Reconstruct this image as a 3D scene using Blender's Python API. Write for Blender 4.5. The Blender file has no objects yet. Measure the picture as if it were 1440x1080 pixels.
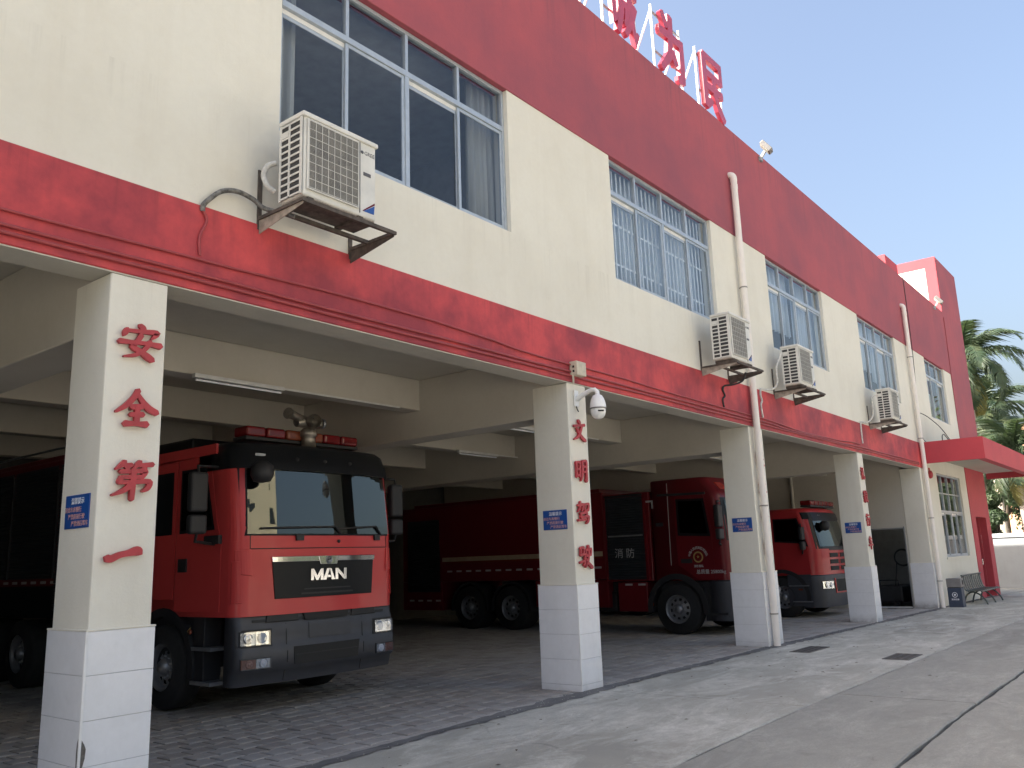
import bpy, math, random
from math import sin, cos, pi, radians, sqrt, atan2
from mathutils import Vector, Matrix
random.seed(7)
SC = bpy.context.scene
C = SC.collection

# ------------------------------------------------------------------ camera
cam = bpy.data.cameras.new('camera')
cam.sensor_width = 36.0
cam.lens = 1194.03 / 1440 * 36.0
cam.clip_start, cam.clip_end = 0.05, 3000
cam_o = bpy.data.objects.new('camera', cam)
C.objects.link(cam_o)
_r = Vector((0.62605282, -0.77902166, -0.03439663))
_u = Vector((-0.13814867, -0.15421864, 0.97833101))
_f = Vector((0.76744564, 0.60773503, 0.20416982))
cam_o.matrix_world = Matrix(((_r.x, _u.x, -_f.x, 0.0), (_r.y, _u.y, -_f.y, -6.24873512),
                             (_r.z, _u.z, -_f.z, 1.65), (0, 0, 0, 1)))
SC.camera = cam_o

# ------------------------------------------------------------------ sky, sun, exposure
SUN_DIR = Vector((-0.60, 0.50, 0.62)).normalized()          # towards the sun: behind the building, to the left
EL = math.asin(SUN_DIR.z)
world = bpy.data.worlds.new('World')
SC.world = world
world.use_nodes = True
wn = world.node_tree
wn.nodes.clear()
sky = wn.nodes.new('ShaderNodeTexSky')
sky.sky_type = 'NISHITA'
sky.sun_disc = False
sky.sun_elevation = EL
sky.sun_rotation = atan2(SUN_DIR.x, SUN_DIR.y)
sky.air_density = 1.1
sky.dust_density = 9.0
sky.ozone_density = 0.8
bg = wn.nodes.new('ShaderNodeBackground')
bg.inputs['Strength'].default_value = 0.15
wo = wn.nodes.new('ShaderNodeOutputWorld')
wb = wn.nodes.new('ShaderNodeMix')            # the camera's white balance for open shade, the same in every direction
wb.data_type = 'RGBA'; wb.blend_type = 'MULTIPLY'; wb.inputs[0].default_value = 1.0
wb.inputs[7].default_value = (1.0, 1.0, 1.015, 1)
wn.links.new(sky.outputs[0], wb.inputs[6])
wn.links.new(wb.outputs[2], bg.inputs[0])
wn.links.new(bg.outputs[0], wo.inputs[0])
sun = bpy.data.lights.new('sun', 'SUN')
sun.energy = 5.0
sun.angle = radians(0.5)
sun.color = (1.0, 0.95, 0.87)
sun_o = bpy.data.objects.new('sun', sun)
sun_o.rotation_euler = (-SUN_DIR).to_track_quat('-Z', 'Y').to_euler()
sun_o.location = (-30, 25, 40)
C.objects.link(sun_o)
SC.view_settings.view_transform = 'Standard'
SC.view_settings.look = 'None'
SC.view_settings.exposure = 1.40
SC.view_settings.gamma = 1.0
SC.view_settings.use_curve_mapping = False
try:
    SC.cycles.max_bounces = 8
    SC.cycles.transparent_max_bounces = 16
except Exception:
    pass

# ------------------------------------------------------------------ materials
def nt(name):
    m = bpy.data.materials.new(name)
    m.use_nodes = True
    t = m.node_tree
    b = next(n for n in t.nodes if n.type == 'BSDF_PRINCIPLED')
    return m, t, b

def mix(t, fac, a, b, mode='MIX'):
    n = t.nodes.new('ShaderNodeMix')
    n.data_type = 'RGBA'
    n.blend_type = mode
    for i, x in ((0, fac), (6, a), (7, b)):
        if hasattr(x, 'links'):
            t.links.new(x, n.inputs[i])
        else:
            n.inputs[i].default_value = x if i == 0 else (tuple(x) + (1,))[:4]
    return n.outputs[2]

def noise(t, co, scale, detail=4, rough=0.55, stretch=None, dist=0.0):
    if stretch:
        mp = t.nodes.new('ShaderNodeMapping')
        mp.inputs['Scale'].default_value = stretch
        t.links.new(co, mp.inputs[0])
        co = mp.outputs[0]
    n = t.nodes.new('ShaderNodeTexNoise')
    n.inputs['Scale'].default_value = scale
    n.inputs['Detail'].default_value = detail
    n.inputs['Roughness'].default_value = rough
    n.inputs['Distortion'].default_value = dist
    t.links.new(co, n.inputs['Vector'])
    return n.outputs[0]

def ramp(t, fac, stops):
    n = t.nodes.new('ShaderNodeValToRGB')
    e = n.color_ramp.elements
    while len(e) < len(stops):
        e.new(0.5)
    for i, (p, c) in enumerate(stops):
        e[i].position = p
        e[i].color = (c, c, c, 1) if not hasattr(c, '__len__') else (tuple(c) + (1,))[:4]
    t.links.new(fac, n.inputs[0])
    return n.outputs[0]

def coord(t, kind='Object'):
    return t.nodes.new('ShaderNodeTexCoord').outputs[kind]

def bump(t, b, h, strength, dist=0.01):
    n = t.nodes.new('ShaderNodeBump')
    n.inputs['Strength'].default_value = strength
    n.inputs['Distance'].default_value = dist
    t.links.new(h, n.inputs['Height'])
    t.links.new(n.outputs[0], b.inputs['Normal'])

def simple(name, col, rough=0.5, metal=0.0, var=0.15, scale=6.0, bmp=0.0, spec=None, coat=0.0):
    m, t, b = nt(name)
    co = coord(t)
    n = noise(t, co, scale)
    f = ramp(t, n, [(0.3, 0.0), (0.75, 1.0)])
    dark = tuple(c * (1 - var) for c in col)
    lite = tuple(min(1, c * (1 + var * 0.5)) for c in col)
    t.links.new(mix(t, f, dark, lite), b.inputs['Base Color'])
    b.inputs['Roughness'].default_value = rough
    b.inputs['Metallic'].default_value = metal
    if spec is not None:
        b.inputs['Specular IOR Level'].default_value = spec
    if coat:
        b.inputs['Coat Weight'].default_value = coat
        b.inputs['Coat Roughness'].default_value = 0.08
    if bmp:
        bump(t, b, noise(t, co, scale * 6), bmp)
    return m

def paint(name, col, stain, amt=0.5, blotch=0.55, streak=0.35, rough=0.75, lo=0.45, hi=0.75, drip=None, grime=(0.30, 0.27, 0.22), dk=0.5):
    """exterior wall paint: soft blotches, vertical run marks, fine plaster grain; drip = [(z_top, length)] rain runs below a ledge"""
    m, t, b = nt(name)
    co = coord(t)
    def k(x, f):
        n = t.nodes.new('ShaderNodeMath'); n.operation = 'MULTIPLY'; n.use_clamp = True
        t.links.new(x, n.inputs[0])
        if hasattr(f, 'links'): t.links.new(f, n.inputs[1])
        else: n.inputs[1].default_value = f
        return n.outputs[0]
    b1 = ramp(t, noise(t, co, blotch, 6, 0.62), [(lo, 0.0), (hi, 1.0)])
    b2 = ramp(t, noise(t, co, blotch * 4.3, 6, 0.66, None, 0.5), [(0.52, 0.0), (0.74, 1.0)])
    s1 = ramp(t, noise(t, co, 1.0, 6, 0.65, (2.6, 2.6, 0.18)), [(0.5, 0.0), (0.80, 1.0)])
    f1 = ramp(t, noise(t, co, 14.0, 7, 0.7), [(0.35, 0.0), (0.75, 1.0)])
    c = mix(t, b1, col, tuple(col[i] + (stain[i] - col[i]) * amt for i in range(3)))
    c = mix(t, k(b2, 0.30 * amt + 0.06), c, stain)
    c = mix(t, k(s1, streak), c, stain)
    c = mix(t, k(f1, 0.16), c, stain)
    if drip:
        sep = t.nodes.new('ShaderNodeSeparateXYZ'); t.links.new(co, sep.inputs[0])
        runs = ramp(t, noise(t, co, 1.0, 4, 0.7, (9, 9, 0.25)), [(0.53, 0.0), (0.68, 1.0)])
        for zt, ln in drip:
            mr = t.nodes.new('ShaderNodeMapRange'); mr.inputs[1].default_value = zt - ln; mr.inputs[2].default_value = zt
            t.links.new(sep.outputs[2], mr.inputs[0])
            lt = t.nodes.new('ShaderNodeMath'); lt.operation = 'LESS_THAN'; t.links.new(sep.outputs[2], lt.inputs[0]); lt.inputs[1].default_value = zt + .002
            c = mix(t, k(k(k(runs, mr.outputs[0]), lt.outputs[0]), dk), c, grime)
    t.links.new(c, b.inputs['Base Color'])
    b.inputs['Roughness'].default_value = rough
    b.inputs['Specular IOR Level'].default_value = 0.3
    bump(t, b, noise(t, co, 40, 6, 0.7), 0.25, 0.01)
    return m

M = {}
M['cream'] = paint('cream_paint', (0.73, 0.705, 0.615), (0.57, 0.525, 0.43), 0.45, 0.5, 0.30, drip=[(5.726, .55), (3.93, .35)], dk=0.16)
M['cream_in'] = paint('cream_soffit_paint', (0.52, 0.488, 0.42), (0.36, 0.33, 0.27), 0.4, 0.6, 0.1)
M['red_belt'] = paint('red_belt_paint', (0.58, 0.075, 0.078), (0.24, 0.036, 0.052), 0.85, 0.9, 0.6, 0.6, 0.42, 0.60, drip=[(4.715, .4)], grime=(0.20, 0.035, 0.045))
M['red_top'] = paint('faded_red_paint', (0.40, 0.086, 0.10), (0.23, 0.07, 0.095), 0.65, 0.45, 0.4, 0.7, 0.40, 0.64, drip=[(10.07, 1.3)], grime=(0.15, 0.065, 0.085))
M['red_canopy'] = paint('red_canopy_paint', (0.50, 0.062, 0.078), (0.30, 0.045, 0.06), 0.4, 0.7, 0.15, 0.65)
M['letter'] = simple('red_letter_board', (0.42, 0.034, 0.045), 0.5, 0, 0.25, 9)
M['roof_letter'] = simple('red_sign_plastic', (0.45, 0.05, 0.09), 0.35, 0, 0.15, 4)
M['tile'] = paint('white_glazed_tile', (0.77, 0.775, 0.785), (0.52, 0.52, 0.51), 0.3, 1.2, 0.15, 0.25, drip=[(0.30, .0001)])
def _splash():
    t = M['tile'].node_tree
    b = next(n for n in t.nodes if n.type == 'BSDF_PRINCIPLED')
    old = b.inputs['Base Color'].links[0].from_socket
    co = coord(t)
    sep = t.nodes.new('ShaderNodeSeparateXYZ'); t.links.new(co, sep.inputs[0])
    nz = noise(t, co, 7, 6, 0.7)
    ad = t.nodes.new('ShaderNodeMath'); ad.operation = 'MULTIPLY_ADD'; t.links.new(nz, ad.inputs[0]); ad.inputs[1].default_value = 0.35
    t.links.new(sep.outputs[2], ad.inputs[2])
    f = ramp(t, ad.outputs[0], [(0.10, 0.75), (0.20, 0.28), (0.34, 0.0)])
    t.links.new(mix(t, f, old, (0.27, 0.255, 0.235)), b.inputs['Base Color'])
    for n in list(t.nodes):
        if n.type == 'BUMP': n.inputs['Strength'].default_value = 0.03
_splash()
M['grout'] = simple('tile_grout', (0.42, 0.42, 0.42), 0.9)
M['trim_white'] = simple('white_corner_trim', (0.78, 0.78, 0.76), 0.4)
M['plaster_hole'] = simple('exposed_mortar', (0.16, 0.145, 0.13), 0.95, 0, 0.4, 40, 0.5)
M['alu'] = simple('aluminium_window_frame', (0.42, 0.47, 0.52), 0.4, 0.35, 0.1, 12)
M['bars'] = simple('galvanised_bar', (0.78, 0.81, 0.84), 0.5, 0.0)
M['pvc'] = simple('white_pvc_pipe', (0.78, 0.73, 0.67), 0.45, 0, 0.1, 2)
M['pvc_clip'] = simple('grey_pipe_clip', (0.25, 0.24, 0.22), 0.6)
M['ac_white'] = simple('aged_white_metal', (0.66, 0.65, 0.60), 0.45, 0, 0.14, 4)
M['ac_dark'] = simple('dark_condenser_fins', (0.045, 0.045, 0.047), 0.7, 0, 0.5, 30)
M['ac_grille'] = simple('fan_guard_wire', (0.40, 0.39, 0.36), 0.55, 0.1)
M['ac_grille_back'] = simple('dusty_fan_recess', (0.15, 0.145, 0.13), 0.8, 0, 0.4, 8)
M['ac_text'] = simple('grey_badge_print', (0.10, 0.10, 0.11), 0.5)
M['rust'] = simple('rusty_bracket_steel', (0.115, 0.095, 0.08), 0.8, 0.2, 0.5, 14, 0.3)
M['rust_light'] = simple('painted_bracket_steel', (0.38, 0.33, 0.27), 0.75, 0.1, 0.45, 10, 0.2)
M['insul'] = simple('taped_hose_insulation', (0.62, 0.61, 0.57), 0.7, 0, 0.3, 20, 0.4)
M['insul_dirty'] = simple('grimy_hose_tape', (0.20, 0.195, 0.18), 0.8, 0, 0.7, 26, 0.5)
M['black_hose'] = simple('black_cable', (0.022, 0.022, 0.024), 0.6)
M['red_conduit'] = simple('painted_red_conduit', (0.33, 0.045, 0.05), 0.5, 0, 0.25, 5)
M['blue'] = simple('blue_notice_board', (0.012, 0.075, 0.30), 0.35, 0, 0.08, 5)
M['white_ink'] = simple('white_print', (0.78, 0.80, 0.84), 0.5)
M['orange_ink'] = simple('pale_orange_print', (0.66, 0.36, 0.33), 0.5)
M['cctv'] = simple('white_camera_plastic', (0.80, 0.80, 0.78), 0.35, 0, 0.08, 6)
M['box_beige'] = simple('beige_junction_box', (0.55, 0.49, 0.38), 0.55, 0, 0.2, 12)
M['dark_gap'] = simple('black_gap', (0.02, 0.02, 0.02), 0.8)
M['lamp_grey'] = simple('grey_lamp_casting', (0.20, 0.20, 0.20), 0.5, 0.2, 0.2, 8)
M['steel'] = simple('grey_painted_steel', (0.30, 0.31, 0.32), 0.5, 0.3, 0.2, 8)
M['white_steel'] = simple('white_painted_steel', (0.78, 0.79, 0.80), 0.45, 0.0, 0.15, 8)
M['glassy_lamp'] = simple('floodlight_reflector', (0.62, 0.58, 0.46), 0.15, 0.4)
# trucks
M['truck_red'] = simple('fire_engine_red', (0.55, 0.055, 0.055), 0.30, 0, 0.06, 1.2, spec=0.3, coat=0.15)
M['truck_red_shade'] = simple('fire_engine_red_shade', (0.135, 0.008, 0.013), 0.35, 0, 0.1, 1.2, spec=0.3, coat=0.15)  # fire-engine red darkened to carry the shade deep in the bays
M['truck_black'] = simple('gloss_black_paint', (0.010, 0.011, 0.013), 0.35, 0, 0.1, 3, spec=0.2)
M['truck_plastic'] = simple('dark_grey_bumper_plastic', (0.045, 0.048, 0.058), 0.5, 0, 0.15, 6)
M['truck_trim'] = simple('black_trim_plastic', (0.018, 0.018, 0.02), 0.6)
M['chrome'] = simple('chrome', (0.75, 0.76, 0.78), 0.12, 1.0, 0.03)
M['shutter'] = simple('dark_roller_shutter', (0.035, 0.04, 0.047), 0.4, 0.3, 0.2, 4)
M['tyre'] = simple('tyre_rubber', (0.018, 0.018, 0.019), 0.85, 0, 0.3, 12, 0.3)
M['rim'] = simple('silver_wheel_rim', (0.30, 0.31, 0.33), 0.4, 0.6, 0.2, 10)
M['lamp_red'] = simple('red_beacon_lens', (0.15, 0.008, 0.010), 0.15, 0, 0.1, 5)
M['lamp_bright'] = simple('red_corner_lens', (0.45, 0.05, 0.04), 0.2)
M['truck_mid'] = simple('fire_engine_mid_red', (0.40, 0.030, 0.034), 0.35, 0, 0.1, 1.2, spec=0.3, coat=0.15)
M['lamp_amber'] = simple('amber_lens', (0.20, 0.05, 0.025), 0.2, 0, 0.1, 5)
M['brass'] = simple('weathered_monitor_metal', (0.30, 0.27, 0.23), 0.4, 0.8, 0.3, 14)
M['stripe'] = simple('pale_gold_stripe', (0.40, 0.31, 0.21), 0.4)
M['reflect'] = simple('white_reflective_tape', (0.42, 0.40, 0.40), 0.35)
M['ink_dim'] = simple('greyed_white_print', (0.48, 0.48, 0.48), 0.6)  # white print toned down to grey
M['gold'] = simple('gold_emblem_print', (0.40, 0.27, 0.09), 0.45)
M['seat'] = simple('dark_cab_trim', (0.05, 0.05, 0.05), 0.8)
# yard and surroundings
M['grate'] = simple('cast_iron_grate', (0.13, 0.125, 0.12), 0.7, 0.3, 0.3, 20)
M['bench'] = simple('dark_green_bench_steel', (0.075, 0.09, 0.085), 0.45, 0.2, 0.2, 8)
M['bin_blue'] = simple('navy_bin_plastic', (0.035, 0.05, 0.085), 0.45)
M['bin_grey'] = simple('grey_bin_lid', (0.20, 0.19, 0.185), 0.5)
M['wallgrey'] = paint('rendered_yard_wall', (0.36, 0.375, 0.385), (0.27, 0.275, 0.275), 0.5, 0.6, 0.3)
M['coping'] = simple('white_coping', (0.72, 0.73, 0.74), 0.7, 0, 0.2, 4)
M['trunk'] = simple('pale_palm_trunk', (0.46, 0.40, 0.34), 0.85, 0, 0.25, 5, 0.4)
M['bark'] = simple('brown_bark', (0.13, 0.10, 0.075), 0.9, 0, 0.4, 8, 0.5)
M['orange_wall'] = paint('peach_wall_paint', (0.62, 0.37, 0.24), (0.48, 0.28, 0.19), 0.4, 0.3, 0.3)
M['tower_wall'] = paint('pale_tower_paint', (0.62, 0.58, 0.46), (0.50, 0.46, 0.38), 0.4, 0.1, 0.2)
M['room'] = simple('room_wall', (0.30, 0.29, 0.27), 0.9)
M['back_wall'] = simple('back_wall_shade', (0.10, 0.095, 0.088), 0.9)  # dark tone stands in for the unlit depth of the bays
M['room_light'] = simple('room_wall_light', (0.55, 0.55, 0.54), 0.9)
M['tube_metal'] = simple('lamp_batten', (0.62, 0.62, 0.60), 0.5)
M['roofing'] = simple('roof_concrete', (0.22, 0.215, 0.20), 0.9)
M['black_body'] = simple('dull_black_machine', (0.03, 0.032, 0.036), 0.5)
M['roller'] = simple('grey_door_leaf', (0.22, 0.23, 0.23), 0.5)
M['win_dark'] = simple('dark_far_window', (0.04, 0.05, 0.06), 0.15)

def leafmat(name, c1, c2, c3, scale):
    m, t, b = nt(name)
    co = coord(t, 'Object')
    n = ramp(t, noise(t, co, scale, 3), [(0.35, 0.0), (0.65, 1.0)])
    n2 = ramp(t, noise(t, co, scale * 0.35, 2), [(0.55, 0.0), (0.75, 1.0)])
    t.links.new(mix(t, n2, mix(t, n, c1, c2), c3), b.inputs['Base Color'])
    b.inputs['Roughness'].default_value = 0.55
    tr = t.nodes.new('ShaderNodeBsdfTranslucent')
    tr.inputs[0].default_value = (c2[0] * 1.2, c2[1] * 1.3, c2[2] * 0.8, 1)
    ms = t.nodes.new('ShaderNodeMixShader')
    ms.inputs[0].default_value = 0.25
    out = next(x for x in t.nodes if x.type == 'OUTPUT_MATERIAL')
    t.links.new(b.outputs[0], ms.inputs[1]); t.links.new(tr.outputs[0], ms.inputs[2])
    t.links.new(ms.outputs[0], out.inputs[0])
    return m
M['frond'] = leafmat('palm_leaflets', (0.028, 0.055, 0.032), (0.065, 0.095, 0.05), (0.14, 0.14, 0.06), 1.6)
M['frond_old'] = leafmat('yellowing_palm_leaflets', (0.20, 0.20, 0.06), (0.30, 0.26, 0.10), (0.26, 0.17, 0.07), 1.2)
M['leaf'] = leafmat('dark_tree_leaves', (0.025, 0.05, 0.022), (0.055, 0.09, 0.035), (0.12, 0.15, 0.05), 1.6)

def glass(name, tint, gloss=0.0, ior=1.5, wav=0.0015, refl=(0.95, 0.96, 0.96)):
    m = bpy.data.materials.new(name)
    m.use_nodes = True
    t = m.node_tree
    t.nodes.clear()
    tr = t.nodes.new('ShaderNodeBsdfTransparent'); tr.inputs[0].default_value = tint + (1,)
    gl = t.nodes.new('ShaderNodeBsdfGlossy'); gl.inputs['Roughness'].default_value = 0.012
    gl.inputs[0].default_value = refl + (1,)
    fr = t.nodes.new('ShaderNodeFresnel'); fr.inputs[0].default_value = ior
    co = coord(t)
    bp = t.nodes.new('ShaderNodeBump'); bp.inputs['Strength'].default_value = wav; bp.inputs['Distance'].default_value = 0.02
    t.links.new(noise(t, co, 1.3, 1), bp.inputs['Height'])
    t.links.new(bp.outputs[0], gl.inputs['Normal'])
    ad = t.nodes.new('ShaderNodeMath'); ad.operation = 'ADD'; ad.use_clamp = True
    t.links.new(fr.outputs[0], ad.inputs[0]); ad.inputs[1].default_value = gloss
    ge = t.nodes.new('ShaderNodeNewGeometry')
    iv = t.nodes.new('ShaderNodeMath'); iv.operation = 'SUBTRACT'; iv.inputs[0].default_value = 1.0
    t.links.new(ge.outputs['Backfacing'], iv.inputs[1])
    mu = t.nodes.new('ShaderNodeMath'); mu.operation = 'MULTIPLY'
    t.links.new(ad.outputs[0], mu.inputs[0]); t.links.new(iv.outputs[0], mu.inputs[1])
    ms = t.nodes.new('ShaderNodeMixShader')
    out = t.nodes.new('ShaderNodeOutputMaterial')
    t.links.new(mu.outputs[0], ms.inputs[0]); t.links.new(tr.outputs[0], ms.inputs[1]); t.links.new(gl.outputs[0], ms.inputs[2])
    t.links.new(ms.outputs[0], out.inputs[0])
    return m
M['glass'] = glass('window_glass', (0.93, 0.955, 0.975), 0.01)
M['glass_tint'] = glass('tinted_window_glass', (0.84, 0.87, 0.91), 0.01)
M['windscreen'] = glass('windscreen_glass', (0.5, 0.56, 0.58), 0.045, 1.52, 0.0, (0.88, 0.92, 0.84))
M['cab_glass'] = glass('cab_side_glass', (0.16, 0.18, 0.19), 0.0)
M['lens'] = glass('lamp_lens', (0.85, 0.87, 0.9), 0.08)

def curtainmat(name, col, alpha):
    m, t, b = nt(name)
    co = coord(t)
    n = ramp(t, noise(t, co, 3, 3, 0.5, (3, 3, 0.3)), [(0.3, 0.75), (0.8, 1.05)])
    c = mix(t, 1.0, n, col, 'MULTIPLY')
    t.links.new(c, b.inputs['Base Color'])
    b.inputs['Roughness'].default_value = 0.9
    tr = t.nodes.new('ShaderNodeBsdfTranslucent'); t.links.new(c, tr.inputs[0])
    ms = t.nodes.new('ShaderNodeMixShader'); ms.inputs[0].default_value = 0.35
    tp = t.nodes.new('ShaderNodeBsdfTransparent')
    m2 = t.nodes.new('ShaderNodeMixShader'); m2.inputs[0].default_value = alpha
    out = next(x for x in t.nodes if x.type == 'OUTPUT_MATERIAL')
    t.links.new(b.outputs[0], ms.inputs[1]); t.links.new(tr.outputs[0], ms.inputs[2])
    t.links.new(tp.outputs[0], m2.inputs[1]); t.links.new(ms.outputs[0], m2.inputs[2])
    t.links.new(m2.outputs[0], out.inputs[0])
    return m
M['curtain'] = curtainmat('cream_curtain', (0.74, 0.72, 0.64), 1.0)
M['curtain_blue'] = curtainmat('pale_blue_curtain', (0.70, 0.78, 0.86), 1.0)

def concrete(name, base, dark, lite, crack=0.4, mott=1.0):
    m, t, b = nt(name)
    co = coord(t, 'Object')
    def k(x, f):
        n = t.nodes.new('ShaderNodeMath'); n.operation = 'MULTIPLY'
        t.links.new(x, n.inputs[0]); n.inputs[1].default_value = f
        return n.outputs[0]
    big = ramp(t, noise(t, co, 0.28, 6, 0.62, (0.7, 1.4, 1), 0.8), [(0.34, 0.0), (0.64, 1.0)])
    mid = ramp(t, noise(t, co, 1.3, 8, 0.72, (0.55, 1.5, 1), 0.6), [(0.46, 0.0), (0.66, 1.0)])
    mot = ramp(t, noise(t, co, 7.0, 8, 0.75, (0.7, 1.3, 1), 0.4), [(0.38, 0.0), (0.66, 1.0)])
    fine = ramp(t, noise(t, co, 60, 6, 0.75), [(0.32, 0.0), (0.70, 1.0)])
    spot = ramp(t, noise(t, co, 3.1, 6, 0.72, None, 0.5), [(0.58, 0.0), (0.70, 1.0)])
    oil = ramp(t, noise(t, co, 0.9, 3, 0.6, None, 0.2), [(0.70, 0.0), (0.76, 1.0)])
    c = mix(t, big, dark, base)
    c = mix(t, k(mid, 0.65 * mott), c, lite)
    c = mix(t, k(spot, 0.55 * mott), c, tuple(x * 0.80 for x in dark))
    c = mix(t, k(mot, 0.42 * mott), c, tuple(x * 0.62 for x in base))
    c = mix(t, k(fine, 0.6), c, tuple(x * 0.55 for x in base))
    c = mix(t, k(oil, 0.45), c, tuple(x * 0.5 for x in dark))
    vo = t.nodes.new('ShaderNodeTexVoronoi'); vo.feature = 'DISTANCE_TO_EDGE'; vo.inputs['Scale'].default_value = 0.35
    nz = t.nodes.new('ShaderNodeTexNoise'); nz.inputs['Scale'].default_value = 1.8; nz.inputs['Detail'].default_value = 7
    t.links.new(co, nz.inputs['Vector'])
    va = t.nodes.new('ShaderNodeMix'); va.data_type = 'RGBA'; va.inputs[0].default_value = 0.30
    t.links.new(co, va.inputs[6]); t.links.new(nz.outputs['Color'], va.inputs[7])
    t.links.new(va.outputs[2], vo.inputs['Vector'])
    cr = ramp(t, vo.outputs['Distance'], [(0.0, crack), (0.004, 0.0)])
    brk = ramp(t, noise(t, co, 0.8, 2), [(0.5, 0.0), (0.6, 1.0)])
    mm = t.nodes.new('ShaderNodeMath'); mm.operation = 'MULTIPLY'
    t.links.new(cr, mm.inputs[0]); t.links.new(brk, mm.inputs[1])
    c = mix(t, mm.outputs[0], c, tuple(x * 0.4 for x in dark))
    t.links.new(c, b.inputs['Base Color'])
    b.inputs['Roughness'].default_value = 0.85
    b.inputs['Specular IOR Level'].default_value = 0.3
    bump(t, b, noise(t, co, 45, 8, 0.75), 0.6, 0.012)
    return m
M['concrete'] = concrete('apron_concrete', (0.50, 0.49, 0.43), (0.27, 0.265, 0.23), (0.78, 0.765, 0.69), 0.4, 1.25)
M['concrete2'] = concrete('road_concrete', (0.37, 0.365, 0.325), (0.24, 0.236, 0.21), (0.49, 0.482, 0.435), 0.4, 1.1)
M['paver'] = concrete('grey_pavers', (0.44, 0.415, 0.385), (0.32, 0.30, 0.28), (0.52, 0.495, 0.46), 0.0, 0.8)
M['paver_b'] = concrete('grey_brown_pavers', (0.38, 0.352, 0.325), (0.27, 0.25, 0.23), (0.46, 0.43, 0.40), 0.0, 0.8)
M['seam'] = concrete('dark_joint_fill', (0.17, 0.168, 0.165), (0.055, 0.055, 0.06), (0.36, 0.35, 0.33), 0.0)
M['subbase'] = simple('dark_joint_sand', (0.055, 0.052, 0.048), 0.95, 0, 0.3, 20)
M['asphalt'] = simple('street_asphalt', (0.055, 0.055, 0.056), 0.9, 0, 0.3, 3)
M['earth'] = simple('open_ground', (0.44, 0.425, 0.375), 0.95, 0, 0.2, 0.3)

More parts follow.
